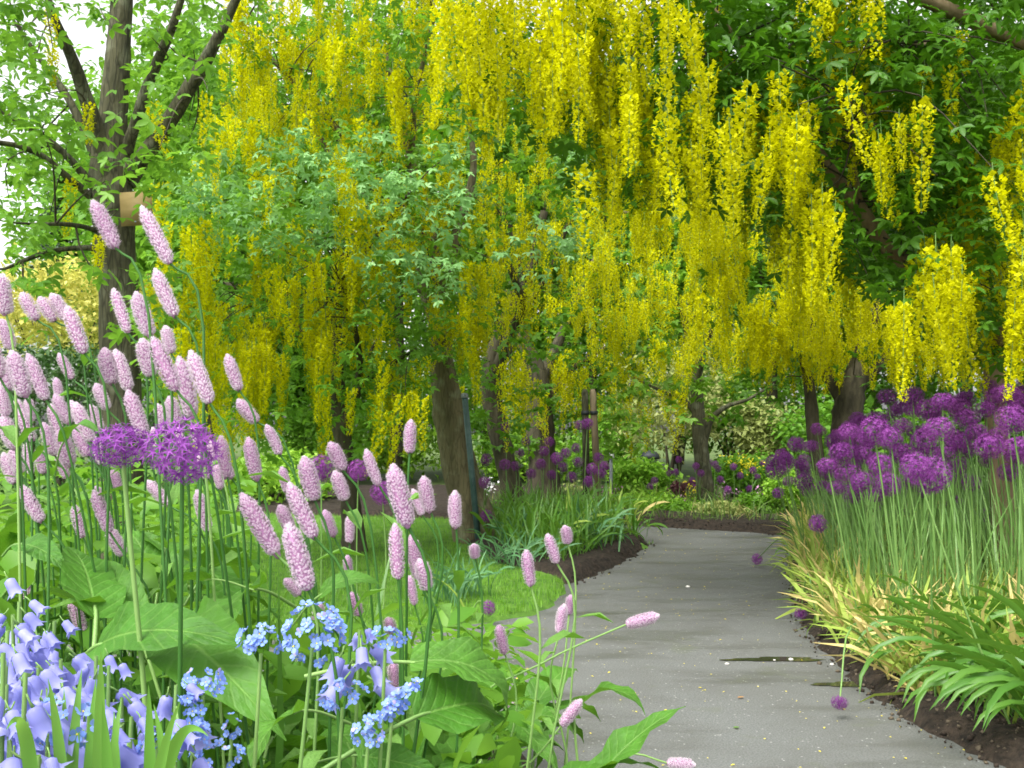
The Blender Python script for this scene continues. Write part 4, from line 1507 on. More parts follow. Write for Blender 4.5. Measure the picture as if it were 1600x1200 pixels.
# ------------------------------------------------------------------ far garden furniture
b = gnd(1016, 782)
b = np.array([at(1016, 780, 14.5)[0], 14.5, 0])
bo = thing('garden_bollard', b, 'grey metal garden bollard with dark cap beside olive shrub', 'bollard')
hz = at(1016, 712, 14.5)[2]
mb = MB()
mb.lathe([(0.0, 0), (0.10, 0), (0.10, hz - 0.05), (0.0, hz - 0.05)], 14)
obj('post', mb.mesh('post', M['grey'], smooth=False), bo)
mb = MB()
mb.lathe([(0.0, hz + 0.08), (0.10, hz + 0.05), (0.14, hz), (0.14, hz - 0.05), (0.10, hz - 0.049)], 14)
obj('cap', mb.mesh('cap', M['darkgrey']), bo)
b = np.array([at(955, 790, 13.0)[0], 13.0, 0])
po = thing('marker_post', b, 'thin white capped marker post beyond the wooden stakes', 'post')
hz = at(955, 712, 13.0)[2]
mb = MB()
mb.tube([(0, 0, 0), (0, 0, hz - 0.04)], [0.022, 0.022], 8)
obj('shaft', mb.mesh('shaft', M['grey']), po)
mb = MB()
mb.lathe([(0.0, hz + 0.05), (0.035, hz + 0.03), (0.045, hz - 0.03), (0.0, hz - 0.035)], 10)
obj('cap', mb.mesh('cap', M['white']), po)

# ------------------------------------------------------------------ bistort: big leaves, stems and pink spikes
def bistort_leaf(arch, wave, w, seed, droop, short=False):
    r0 = np.random.default_rng(seed)
    nl, nw = 12, 5
    V, F = [], []
    ang = arch
    p = np.zeros(3)
    for i in range(nl + 1):
        t = i / nl
        hw = w * (math.sin(math.pi * min(1, t * 0.96 + 0.09) ** 0.72)) ** 0.85 if t < 1 else 0.002
        hw = max(hw, 0.003)
        for j in range(nw):
            s = (j - 2) / 2
            fold = abs(s) ** 1.3 * 0.28 * hw * (1 - t * 0.6)
            wv = wave * abs(s) ** 2 * math.sin(t * 17 + (3 if s > 0 else 0) + seed) * hw
            rib = -0.02 * w if j == 2 else 0
            V.append(p + np.array([0, s * hw, fold + wv + rib]))
        ang -= (arch + droop) / nl * (0.5 + t)
        p = p + np.array([math.cos(ang), 0, math.sin(ang)]) / nl
    for i in range(nl):
        for j in range(nw - 1):
            a = i * nw + j
            F.append((a, a + nw, a + nw + 1, a + 1))
    mb = MB()
    mb.add(np.array(V), np.array(F), 0, 0.5)
    if short:
        mb.tube(spline([(-0.5, 0, -0.42), (-0.22, 0, -0.14), (0, 0, 0), (0.10, 0, 0.02)], 8), np.linspace(0.016, 0.010, 10), 5, mi=1, cap=False)
    else:
      mb.tube(spline([(-0.25, 0, -2.2), (-0.16, 0.0, -1.0), (0, 0, 0), (0.10, 0, 0.1 * math.sin(arch) + 0.0)], 8), np.linspace(0.018, 0.010, 10), 5, mi=1, cap=False)
    me = mb.mesh('leaf', [M['bleaf'], M['stem_pale']], smooth=True)
    nv = len(me.vertices)
    vs, vt = np.zeros(nv, np.float32), np.zeros(nv, np.float32)
    k = (nl + 1) * nw
    vs[:k] = np.tile((np.arange(nw) - 2) / 2, nl + 1)
    vt[:k] = np.repeat(np.arange(nl + 1) / nl, nw)
    for nm_, arr in (('vs', vs), ('vt', vt)):
        me.attributes.new(nm_, 'FLOAT', 'POINT').data.foreach_set('value', arr)
    return me


BLEAF = [bistort_leaf(0.5, 0.16, 0.17, 1, 0.7), bistort_leaf(0.35, 0.22, 0.20, 2, 0.9), bistort_leaf(0.7, 0.12, 0.15, 3, 1.2),
         bistort_leaf(0.2, 0.2, 0.18, 4, 0.4), bistort_leaf(0.8, 0.18, 0.21, 5, 1.5)]
BLEAF_S = [bistort_leaf(0.5, 0.16, 0.17, 1, 0.7, True), bistort_leaf(0.35, 0.22, 0.20, 2, 0.9, True), bistort_leaf(0.7, 0.12, 0.15, 3, 1.2, True),
           bistort_leaf(0.2, 0.2, 0.18, 4, 0.4, True), bistort_leaf(0.8, 0.18, 0.21, 5, 1.5, True)]
clumps = []
CL = [(-0.66, 1.42), (-0.42, 1.36), (-0.16, 1.30), (-0.02, 1.45), (-0.85, 1.6), (-0.55, 1.65), (-0.25, 1.65), (-0.05, 1.9), (-1.1, 2.0), (-0.75, 2.1), (-0.42, 2.15), (-0.15, 2.35),
      (-1.3, 2.6), (-0.9, 2.65), (-0.5, 2.75), (-0.2, 2.9), (-1.55, 2.1), (-0.95, 1.45), (-1.15, 1.3), (-1.7, 2.9), (-1.2, 3.2), (-0.7, 3.25)]
for i, (x, y) in enumerate(CL):
    root = thing('bistort_clump', (x, y, 0.12), 'broad leaved bistort clump %s %s' % ('beside the path' if x > -0.25 else ('below the purple alliums' if x > -0.6 else 'behind the bluebells'), 'at the front of the bed' if y < 1.7 else ('in the middle of the bed' if y < 2.6 else 'along the lawn side')), 'plant', 'bistort leaf clumps in the front bed')
    clumps.append(root)
    top = 0.72 if y < 1.5 else (0.84 if y < 2.3 else 0.78)
    for k in range(15):
        yaw = rng.uniform(0, 6.28)
        rr = rng.uniform(0.02, 0.2)
        z = rng.uniform(0.42, top) * (1.0 if x < -0.35 else 0.84) - 0.12 - rr * 0.25
        if 800 + FPX * x / y > 400:
            z = min(z, 1 - 300 / FPX * y - 0.26 - rng.random() * 0.12)
        if z < 0.04:
            continue
        o = obj('leaf', random.choice(BLEAF), root, loc=(math.cos(yaw) * rr, math.sin(yaw) * rr, z))
        s = rng.uniform(0.12, 0.22)
        o.rotation_euler = (rng.normal(0, 0.25), rng.normal(0.05, 0.35), yaw)
        o.scale = (s, s * rng.uniform(0.85, 1.15), s)


def place_leaf(root, k, b, t, dep, rollv=0.0, wmul=1.0):
    A, B = at(b[0], b[1], dep[0]), at(t[0], t[1], dep[1])
    x = Vector(B - A)
    L = x.length
    x.normalize()
    y = Vector((0, 0, 1)).cross(x)
    y.normalize()
    z = x.cross(y)
    m3 = Matrix((x, y, z)).transposed()
    m3 = m3 @ Matrix.Rotation(rollv, 3, 'X')
    rl = np.array(root.location)
    m4 = Matrix.Translation(Vector(A - rl)) @ m3.to_4x4() @ Matrix.Diagonal((L, L * wmul, L, 1))
    obj('leaf', BLEAF_S[k], root, mw=m4)


# leaves that stand out in the photograph
place_leaf(clumps[2], 4, (640, 1035), (845, 1135), (1.05, 1.10), 0.5, 0.85)
place_leaf(clumps[2], 1, (650, 1120), (815, 1100), (1.0, 1.15), 0.7, 0.95)
place_leaf(clumps[1], 0, (150, 1010), (410, 1010), (1.15, 1.05), 0.8, 0.85)
place_leaf(clumps[1], 1, (270, 985), (430, 1120), (1.2, 1.0), 0.6, 0.9)
place_leaf(clumps[0], 3, (150, 965), (110, 840), (1.2, 1.35), 0.3, 1.1)
place_leaf(clumps[0], 0, (215, 985), (150, 870), (1.25, 1.35), -0.3, 0.95)
place_leaf(clumps[1], 2, (330, 905), (230, 945), (1.25, 1.2), 0.6, 1.1)
place_leaf(clumps[3], 2, (500, 930), (612, 905), (1.3, 1.3), 0.6, 1.1)
place_leaf(clumps[0], 0, (30, 850), (115, 900), (1.3, 1.25), 0.5, 1.0)
place_leaf(clumps[1], 1, (400, 920), (330, 990), (1.35, 1.2), 0.5, 1.1)
place_leaf(clumps[2], 3, (560, 1180), (700, 1210), (1.0, 1.0), 0.8, 1.0)
place_leaf(clumps[2], 1, (470, 1110), (370, 1200), (1.0, 0.9), 0.5, 0.95)
place_leaf(clumps[2], 0, (600, 1120), (560, 1200), (1.0, 0.9), 0.4, 0.95)
place_leaf(clumps[0], 2, (100, 690), (165, 668), (1.3, 1.25), 0.3, 1.0)


def spike_mesh(seed, curve, nring=34, per=14):
    r0 = np.random.default_rng(seed)
    mb = MB()

    def cen(t):
        return np.array([curve * (t * t - t) * 0.6, 0, t])

    def prof(t):
        return 0.5 * (0.80 + 0.25 * math.sin(math.pi * min(1, t * 1.05))) * (1 - max(0, (t - 0.80) / 0.22) ** 2 * 0.65) * min(1, 0.62 + t * 5)
    pts = [cen(t) for t in np.linspace(0.0, 0.97, 9)]
    V0 = mb.n
    prof_r = [prof(t) * 0.68 for t in np.linspace(0.0, 0.97, 9)]
    mb.tube(pts, prof_r, 8, mi=1)
    for i in range(nring):
        for k in range(per):
            t = (i + r0.uniform(-0.4, 0.9)) / nring
            if t < 0 or t > 1:
                continue
            a = (k + 0.5 * (i % 2) + r0.normal(0, 0.14)) * 2 * math.pi / per
            el = 0.25 + max(0, (t - 0.82)) * 5
            dr = np.array([math.cos(a), math.sin(a), 0])
            # z is stretched by the spike's length, so keep floret heights small
            d_ = dr * math.cos(el)
            rr = prof(min(t, 1))
            c = cen(min(t, 1)) + d_ * rr * r0.uniform(0.70, 0.84)
            tipc = cen(min(t, 1)) + d_ * rr * r0.uniform(0.92, 1.08) + np.array([0, 0, 0.028 + 0.05 * max(0, t - 0.85)])
            sd_ = np.array([-math.sin(a), math.cos(a), 0])
            w = 0.062 * r0.uniform(0.8, 1.25)
            hz_ = 0.0175 * r0.uniform(0.8, 1.2)
            Vv = [c, tipc + sd_ * w, tipc + np.array([0, 0, hz_]) + dr * 0.03, tipc - sd_ * w, tipc - np.array([0, 0, hz_]) + dr * 0.03]
            mb.add(Vv, np.array([(0, 1, 2), (0, 2, 3), (0, 3, 4), (0, 4, 1)]), 0, np.array([0.0] + [r0.uniform(0.45, 1.1)] * 4))
            for q_ in range(3):
                st = tipc + d_ * 0.19 * r0.uniform(0.4, 1.2) + sd_ * r0.normal(0, 0.07) + np.array([0, 0, r0.uniform(-0.015, 0.03)])
                mb.add([c + sd_ * 0.016, c - sd_ * 0.016, st], np.array([(0, 1, 2)]), 0, 1.5)
    return mb.mesh('flower_spike', [M['pink'], M['pink_core']])


SPIKES = [spike_mesh(1, 0.0), spike_mesh(2, 0.5), spike_mesh(3, -0.5), spike_mesh(4, 1.2), spike_mesh(5, 0.2, 26, 13)]
small_leaf = MB()
small_leaf.add(*leaflet(1.0, 0.16, 0, droop=0.3))
small_leaf = small_leaf.mesh('stem_leaf', M['bleaf'])
B_LAB = 'pale pink bistort flower spike on a slender dark stem in the front bed'
B_GRP = 'pink bistort spikes massed in the front bed'


def bistort(tip, base, w, label=None, foot=None, var=None, stem=None, tipd=0.0):
    d = 0.0275 * FPX / w
    A, B = at(base[0], base[1], d), at(tip[0], tip[1], d + tipd)
    ax = B - A
    L = np.linalg.norm(ax)
    if foot is None:
        slope = (base[0] - tip[0]) / (abs(base[1] - tip[1]) + 10)
        fx = A[0] + np.clip(slope, -0.7, 0.7) * 0.32 * A[2] + rng.normal(0, 0.02)
        if base[0] > 600:
            fx = min(fx, A[0] - 0.03)
        foot = np.array([fx, d + rng.normal(0.02, 0.05), 0.12])
    else:
        foot = np.array([foot[0], foot[1], 0.12])
    if label is None:
        lean = 'upright' if abs(tip[0] - base[0]) < 0.22 * abs(tip[1] - base[1]) else 'leaning'
        hh = 'tall' if A[2] > 1.1 else ('low' if A[2] < 0.86 else 'mid-height')
        zn = 'beside the path' if A[0] > -0.16 else ('between the purple alliums and path' if A[0] > -0.34 else ('around the two purple alliums' if A[0] > -0.55 else 'behind the bluebells'))
        if d > 1.6:
            zn += ' toward the lawn'
        wn = 'slender' if w < 27 else ('plump' if w > 33 else '')
        ln = 'long' if L > 0.068 else ('short' if L < 0.048 else 'medium')
        if len(zn.split()) > 6:
            wn = ''
        lab_ = ' '.join(('%s %s %s %s pink bistort spike %s' % (hh, lean, ln, wn, zn)).split())
    root = thing('bistort_flower', foot, label or lab_, 'flower', None if label else B_GRP)
    rel = A - foot
    axn = ax / L
    h = np.linalg.norm(rel)
    if stem is None:
        mids = [rel * 0.5 + np.array([rng.normal(0, 0.012), rng.normal(0, 0.012), 0]), rel - axn * min(0.09, h * 0.2)]
    else:
        mids = [at(x, y, dd) - foot for x, y, dd in stem]
    s2 = spline([np.zeros(3)] + mids + [rel, rel + ax * 0.3], 14)
    mb = MB()
    mb.tube(s2, np.linspace(0.0022, 0.0013, len(s2)), 6, cap=False)
    pale_ = base[0] > 780 or rng.random() < 0.05
    obj('stem', mb.mesh('stem', M['stem_pale' if pale_ else 'stem_dark'], smooth=True), root)
    q = Vector(ax).to_track_quat('Z', 'Y') @ Quaternion((0, 0, 1), rng.uniform(-0.5, 0.5) if var == 3 else rng.uniform(0, 6.28))
    dia = 0.0185 * rng.uniform(0.88, 1.15)
    m4 = Matrix.Translation(Vector(rel)) @ q.to_matrix().to_4x4() @ Matrix.Diagonal((dia, dia, L, 1))
    obj('flower_spike', SPIKES[var if var is not None else (0, 1, 2, 4)[rng.integers(0, 4)]], root, mw=m4)
    for k in range(rng.integers(1, 3)):
        i = int(len(s2) * rng.uniform(0.2, 0.55))
        o = obj('stem_leaf', small_leaf, root, loc=s2[i])
        s = rng.uniform(0.04, 0.09)
        o.rotation_euler = (0, rng.normal(-0.5, 0.3), rng.uniform(0, 6.28))
        o.scale = (s, s, s)
    return root


BI = [((145, 315), (181, 388), 36, 'tall bistort spike leaning in front of the plaque tree trunk'),
      ((222, 325), (266, 412), 36, 'tall bistort spike just below the wooden plaque'),
      ((243, 422), (274, 494), 33), ((177, 452), (200, 520), 30), ((213, 458), (235, 525), 34), ((258, 510), (268, 552), 28), ((105, 480), (132, 552), 33), ((34, 458), (58, 500), 28),
      ((62, 465), (86, 502), 26), ((80, 460), (104, 500), 26), ((92, 553), (113, 592), 24), ((163, 545), (176, 600), 32), ((222, 530), (236, 588), 32), ((238, 528), (276, 610), 36),
      ((298, 550), (328, 630), 38), ((280, 560), (300, 652), 34), ((355, 555), (374, 610), 28), ((2, 430), (10, 492), 34), ((3, 500), (18, 546), 30), ((18, 550), (40, 620), 36),
      ((44, 555), (72, 625), 34), ((-4, 555), (14, 610), 32), ((180, 548), (202, 610), 28), ((200, 612), (226, 682), 36), ((245, 632), (262, 680), 30), ((86, 617), (110, 662), 27),
      ((118, 630), (142, 690), 30), ((68, 662), (86, 712), 30), ((92, 673), (110, 728), 32), ((35, 760), (66, 815), 32), ((116, 790), (130, 840), 28), ((230, 752), (264, 790), 28),
      ((308, 767), (325, 830), 30), ((345, 682), (355, 745), 32), ((388, 685), (402, 750), 30), ((372, 625), (402, 660), 26), ((416, 665), (437, 710), 27),
      ((475, 715), (492, 782), 36), ((437, 790), (456, 832), 28), ((507, 798), (522, 838), 28), ((515, 692), (536, 735), 30), ((523, 737), (540, 782), 28), ((572, 703), (592, 758), 28),
      ((452, 757), (492, 840), 40), ((450, 820), (482, 922), 44, 'long thick bistort spike above the blue forget-me-nots'),
      ((642, 657), (640, 708), 30, 'lone upright bistort spike in front of the stout trunk base'),
      ((614, 728), (638, 822), 42, 'large bistort spike rising above a second one on the path side'), ((617, 820), (622, 905), 36), ((662, 745), (673, 800), 28), ((711, 768), (713, 825), 30, 'bistort spike in front of the steel pole foot'),
      ((740, 850), (743, 873), 26, 'short round bistort flower head on a bare stem'), ((822, 860), (830, 916), 30), ((855, 835), (870, 880), 27), ((882, 822), (887, 850), 22),
      ((655, 875), (667, 922), 30), ((892, 930), (889, 960), 22), ((882, 945), (874, 990), 24), ((779, 977), (789, 1022), 25),
      ((110, 935), (131, 996), 30, 'small pink bistort spike just above the bluebells'), ((29, 880), (46, 945), 28), ((545, 806), (546, 848), 22), ((543, 868), (546, 896), 22), ((548, 926), (562, 962), 26),
      ((655, 1060), (662, 1102), 24), ((500, 942), (494, 978), 26), ((808, 1100), (796, 1112), 20), ((615, 1035), (618, 1075), 28), ((642, 838), (655, 905), 28), ((645, 765), (660, 805), 22),
      ((5, 650), (24, 702), 30), ((30, 640), (52, 690), 30), ((150, 600), (168, 640), 26), ((175, 735), (186, 765), 24), ((150, 760), (160, 790), 22), ((350, 985), (362, 1012), 22),
      ((445, 905), (468, 930), 28), ((605, 965), (612, 990), 24), ((525, 1150), (545, 1165), 24), ((640, 900), (648, 945), 24), ((265, 620), (280, 665), 28), ((350, 720), (362, 748), 24),
      ((330, 690), (338, 730), 24), ((440, 730), (450, 770), 24), ((0, 600), (10, 650), 30), ((-20, 520), (0, 590), 34), ((60, 700), (70, 740), 26), ((20, 700), (32, 740), 26)]
for e in BI:
    bistort(e[0], e[1], e[2], e[3] if len(e) > 3 else None)
# stems leaning out over the path
bistort((1029, 962), (978, 976), 25, 'bistort spike lying almost level over the grey path', foot=(-0.16, 1.75), stem=[(720, 1130, 1.75), (840, 1040, 1.74)], var=0)
bistort((908, 1094), (877, 1134), 26, 'bistort spike tilted over the path low beside the big leaf', foot=(-0.10, 1.65), stem=[(750, 1250, 1.65), (830, 1190, 1.66)], var=0)
bistort((698, 1095), (664, 1116), 28, 'bistort spike lying sideways on the broad leaves', foot=(-0.2, 1.5), var=0)
bistort((1085, 1195), (1042, 1192), 24, 'pink bistort tip just showing low over the path', foot=(-0.05, 1.7), var=0)
# kinked and drooping spikes
bistort((147, 768), (172, 832), 32, 'kinked bistort spike bent in the middle, upper half', var=0)
bistort((170, 826), (193, 868), 30, 'kinked bistort spike bent in the middle, lower half', var=0)
bistort((378, 774), (432, 866), 38, 'thick curved bistort spike arching over to one side', var=3)
# spikes standing further back on the left
for i in range(26):
    x, y = rng.uniform(-60, 340), rng.uniform(560, 780)
    bistort((x, y), (x + rng.uniform(5, 22), y + rng.uniform(35, 50)), rng.uniform(19, 25))

# small leaves between the stems
n = 4200
X, Y = rng.uniform(-1.6, 0.02, n), rng.uniform(1.25, 3.2, n)
Z = 0.15 + rng.random(n) ** 0.7 * np.interp(X, [-1.6, -0.5, 0.0], [0.80, 0.66, 0.42])
cap_ = np.where(800 + FPX * X / Y > 400, 1 - 300 / FPX * Y, 9.0)
ok = Z < cap_
X, Y, Z = X[ok], Y[ok], Z[ok]
n = len(X)
P = np.stack([X, Y, Z], 1)
o = obj('bed_foliage', scatter_mesh('bed_foliage', LEAF1_V, LEAF1_F, P, rots(rng.uniform(0, 6.28, n), rng.normal(0.15, 0.5, n), rng.normal(0, 0.4, n)), rng.uniform(0.035, 0.085, n), M['leaf_bright']))
tag(o, 'small bright green leaves crowding between the bistort stems', 'foliage', kind='stuff')
# thin grassy stalks and seed heads between the bistort
n = 420
X, Y = rng.uniform(-1.5, -0.32, n), rng.uniform(1.1, 2.2, n)
P = np.stack([X, Y, np.full(n, 0.12)], 1)
o = obj('bed_foliage', scatter_mesh('bed_foliage', SV * np.array([1, 0.5, 0.6]), SF, P, rots(rng.uniform(0, 6.28, n), rng.normal(-1.35, 0.2, n), rng.normal(0, 0.4, n)), rng.uniform(0.4, 0.7, n), M['strap']))
tag(o, 'thin green stalks between the bistort clumps', 'foliage', kind='stuff')

# two near alliums in the front bed
allium(at(190, 697, 1.06), 0.066, (at(212, 1200, 1.05)[0], 1.05, 0.12), 'smaller flat topped purple allium among the bistort', near=True, leaves=2, stem_r=0.0033, stem_mat='stem_pale', squash=0.75, leaf_kind='strap')
allium(at(285, 705, 1.03), 0.080, (at(316, 1200, 1.03)[0], 1.03, 0.12), 'large purple allium globe among the bistort', near=True, leaves=2, stem_r=0.0028, stem_mat='stem_dark', squash=0.9, leaf_kind='strap')


# ------------------------------------------------------------------ bluebells and forget-me-nots
def bell_mesh():
    mb = MB()
    sides = 12
    prof = [(0.10, 0.0), (0.30, -0.10), (0.33, -0.45), (0.36, -0.75)]
    ang = np.linspace(0, 2 * math.pi, sides, endpoint=False)
    V = []
    for r, z in prof:
        rr = r * (1 + 0.10 * np.cos(ang * 6))
        V.append(np.stack([np.cos(ang) * rr, np.sin(ang) * rr, np.full(sides, z)], 1))
    # six recurved lobes
    odd = (np.arange(sides) % 2).astype(float)
    rr = np.where(odd > 0, 0.38, 0.66)
    V.append(np.stack([np.cos(ang) * rr, np.sin(ang) * rr, np.where(odd > 0, -0.80, -0.98)], 1))
    V = np.concatenate(V)
    F = [(i * sides + k, i * sides + (k + 1) % sides, (i + 1) * sides + (k + 1) % sides, (i + 1) * sides + k) for i in range(4) for k in range(sides)]
    mb.add(V, np.array(F), 0, 0.5)
    mb.tube([(0, 0, 0.45), (0.03, 0, 0.2), (0, 0, -0.02)], [0.04, 0.04, 0.08], 5, mi=1)
    return mb.mesh('bell', [M['bell'], M['stem_pale']], smooth=True)


BELL = bell_mesh()


def bluebell(px, py, d, nb=11, label=None, L=None, lean=0.0):
    top = at(px, py, d)
    foot = np.array([top[0] - lean, d + rng.normal(0, 0.03), 0.12])
    root = thing('bluebell', foot, label or ('lilac blue bluebell stem with %s bells %s' % ('few' if nb < 8 else 'crowded', 'in the thick of the bluebells' if px < 70 else ('behind the strap leaf fans' if px < 215 else 'between strap leaves and forget-me-nots'))), 'flower', None if label else 'bluebells at the front corner of the bed')
    rel = top - foot
    s2 = spline([np.zeros(3), rel * 0.6 + np.array([0, 0, 0.02]), rel], 12)
    mb = MB()
    mb.tube(s2, np.linspace(0.003, 0.0016, len(s2)), 6, cap=False)
    obj('stem', mb.mesh('stem', M['stem_pale'], smooth=True), root)
    span = L or 0.12
    for i in range(nb):
        t = i / max(1, nb - 1)
        z = rel[2] - span * t
        x = np.interp(z, s2[:, 2], s2[:, 0])
        y = np.interp(z, s2[:, 2], s2[:, 1])
        a = i * 2.4 + rng.normal(0, 0.3)
        s = 0.0185 * (0.6 + 0.5 * min(1, t * 3)) * rng.uniform(0.85, 1.15)
        out = 0.006 + 0.013 * min(1, 0.3 + t * 2)
        o = obj('bell', BELL, root, loc=(x + math.cos(a) * out, y + math.sin(a) * out, z))
        tl = rng.uniform(0.3, 0.9)
        q = Quaternion((-math.sin(a), math.cos(a), 0), -tl) @ Quaternion((0, 0, 1), rng.uniform(0, 6))
        o.rotation_mode = 'QUATERNION'
        o.rotation_quaternion = q
        o.scale = (s, s, s * 1.25)


for (x, y, d, nb, L) in [(-8, 905, 0.78, 13, 0.15), (12, 985, 0.72, 14, 0.15), (35, 1000, 0.80, 13, 0.13), (60, 1040, 0.74, 13, 0.13), (10, 1070, 0.66, 13, 0.13), (45, 1100, 0.68, 12, 0.12),
                         (85, 970, 0.88, 9, 0.09), (100, 1085, 0.76, 11, 0.11), (150, 1025, 0.86, 10, 0.10), (170, 1040, 0.82, 10, 0.10), (275, 1070, 0.84, 6, 0.06), (140, 1110, 0.72, 11, 0.1),
                         (265, 1140, 0.80, 4, 0.04), (245, 1160, 0.76, 5, 0.05), (205, 1120, 0.80, 8, 0.08), (190, 1090, 0.86, 8, 0.08), (75, 1150, 0.66, 10, 0.1), (15, 1150, 0.62, 10, 0.1), (-25, 1010, 0.7, 12, 0.14),
                         (130, 1060, 0.92, 8, 0.08), (30, 940, 0.86, 12, 0.12), (5, 1020, 0.62, 12, 0.13), (60, 990, 0.84, 12, 0.12), (75, 1075, 0.70, 12, 0.12), (40, 1050, 0.64, 12, 0.12),
                         (115, 1150, 0.70, 9, 0.09), (-10, 1110, 0.6, 12, 0.12), (95, 1030, 0.8, 10, 0.1), (160, 1140, 0.74, 8, 0.08), (60, 1180, 0.60, 8, 0.08), (20, 960, 0.80, 12, 0.12)]:
    bluebell(x, y, d, nb, L=L)
bluebell(562, 985, 1.0, 9, label='single lilac bluebell stem between forget-me-nots near the path', L=0.055, lean=0.03)


def fmn_mesh(seed):
    r0 = np.random.default_rng(seed)
    mb = MB()
    for k in range(5):
        a = k * 2 * math.pi / 5 + r0.normal(0, 0.05)
        pts = [(0.12, 0), (0.5, 0.36), (0.85, 0.34), (1.0, 0.0), (0.85, -0.34), (0.5, -0.36)]
        c, s = math.cos(a), math.sin(a)
        V = [(x * c - y * s, x * s + y * c, 0.32 * x * x + r0.normal(0, 0.05)) for x, y in pts]
        mb.add(V, np.array([(0, 1, 2), (0, 2, 3), (0, 3, 4), (0, 4, 5)]), 0, r0.random() * 0.6)
    mb.lathe([(0.0, 0.08), (0.10, 0.06), (0.13, 0.0)], 6, mi=1)
    return mb.mesh('blossom', [M['fmn'], M['eye']])


FMN = [fmn_mesh(s) for s in (1, 2, 3)]


def forget_me_not(px, py, d, n, label, size=0.0085, stretch=(0.018, 0.018, 0.012), foot=None, axis=None):
    c = at(px, py, d)
    ft = np.array([c[0] - 0.03, d + 0.03, 0.12]) if foot is None else np.array([at(foot[0], foot[1], d)[0], d + 0.02, 0.12])
    root = thing('forget_me_not', ft, label, 'flower')
    rel = c - ft
    s2 = spline([np.zeros(3), rel * 0.55 + np.array([-0.01, 0, 0]), rel - np.array([0, 0, 0.012])], 10)
    mb = MB()
    mb.tube(s2, np.linspace(0.0028, 0.0016, len(s2)), 6, cap=False)
    obj('stem', mb.mesh('stem', M['stem_pale'], smooth=True), root)
    n = int(n * 1.8)
    for i in range(n):
        v = rng.normal(0, 1, 3)
        v /= np.linalg.norm(v)
        if axis is None:
            p = v * np.array(stretch)
        else:
            tt = rng.uniform(-1, 1)
            p = np.array([axis[0] * tt * d / FPX, rng.normal(0, 0.004), -axis[1] * tt * d / FPX]) + v * 0.006
        nrm = Vector(v * np.array([1.3, 1, 1.0]) + np.array([0, -0.45, 0.7]) + rng.normal(0, 0.35, 3))
        o = obj('blossom', FMN[i % 3], root, loc=rel + p)
        o.rotation_mode = 'QUATERNION'
        o.rotation_quaternion = nrm.to_track_quat('Z', 'Y')
        s = size * 0.60 * rng.uniform(0.75, 1.15)
        o.scale = (s, s, s)
    for k in range(3):
        i = int(len(s2) * rng.uniform(0.3, 0.85))
        o = obj('stem_leaf', small_leaf, root, loc=s2[i])
        s = rng.uniform(0.03, 0.06)
        o.rotation_euler = (0, rng.normal(-0.4, 0.3), rng.uniform(0, 6.28))
        o.scale = (s, s * 1.3, s)


FM = [(488, 990, 0.88, 26, 'fullest sky blue forget-me-not cluster touching a pink bistort', 0.0095, (0.026, 0.016, 0.026), (420, 1200)),
      (408, 1000, 0.9, 13, 'blue forget-me-not cluster over the long bistort leaf', 0.009, (0.02, 0.014, 0.012), (390, 1200)),
      (602, 995, 0.95, 9, 'flat pale blue forget-me-not cluster beside the lilac bluebell', 0.009, (0.022, 0.012, 0.007), (600, 1200)),
      (535, 1085, 0.92, 13, 'blue forget-me-not cluster below the lilac bluebell', 0.009, (0.022, 0.014, 0.012), (520, 1200)),
      (318, 1065, 0.86, 14, 'blue forget-me-not cluster beside the arching strap leaves', 0.008, (0.016, 0.014, 0.012), (290, 1200)),
      (362, 1132, 0.9, 7, 'tiny dark blue forget-me-not cluster under the long leaf', 0.006, (0.008, 0.01, 0.01), (345, 1240)),
      (340, 1180, 0.85, 12, 'forget-me-not spray at the foot of the broad leaves', 0.007, (0.022, 0.014, 0.009), (350, 1260)),
      (250, 1165, 0.75, 9, 'blue forget-me-not cluster among the last bluebells', 0.008, (0.014, 0.014, 0.01), (250, 1260)),
      (90, 1130, 0.66, 14, 'pale blue forget-me-not cluster behind the strap leaves', 0.009, (0.03, 0.014, 0.014), (80, 1260))]
for x, y, d, n, lab, sz, stt, ft in FM:
    forget_me_not(x, y, d, n, lab, sz, stt, ft)
forget_me_not(612, 1105, 0.88, 20, 'long curling spray of blue forget-me-nots under the big leaf', 0.009, foot=(560, 1300), axis=(42, -34))
forget_me_not(303, 1115, 0.84, 18, 'drooping string of small blue forget-me-nots', 0.0075, foot=(300, 1300), axis=(12, 34))
forget_me_not(575, 1140, 0.86, 8, 'small forget-me-not cluster at the tail of the curling spray', 0.008, (0.014, 0.01, 0.012), (540, 1300))

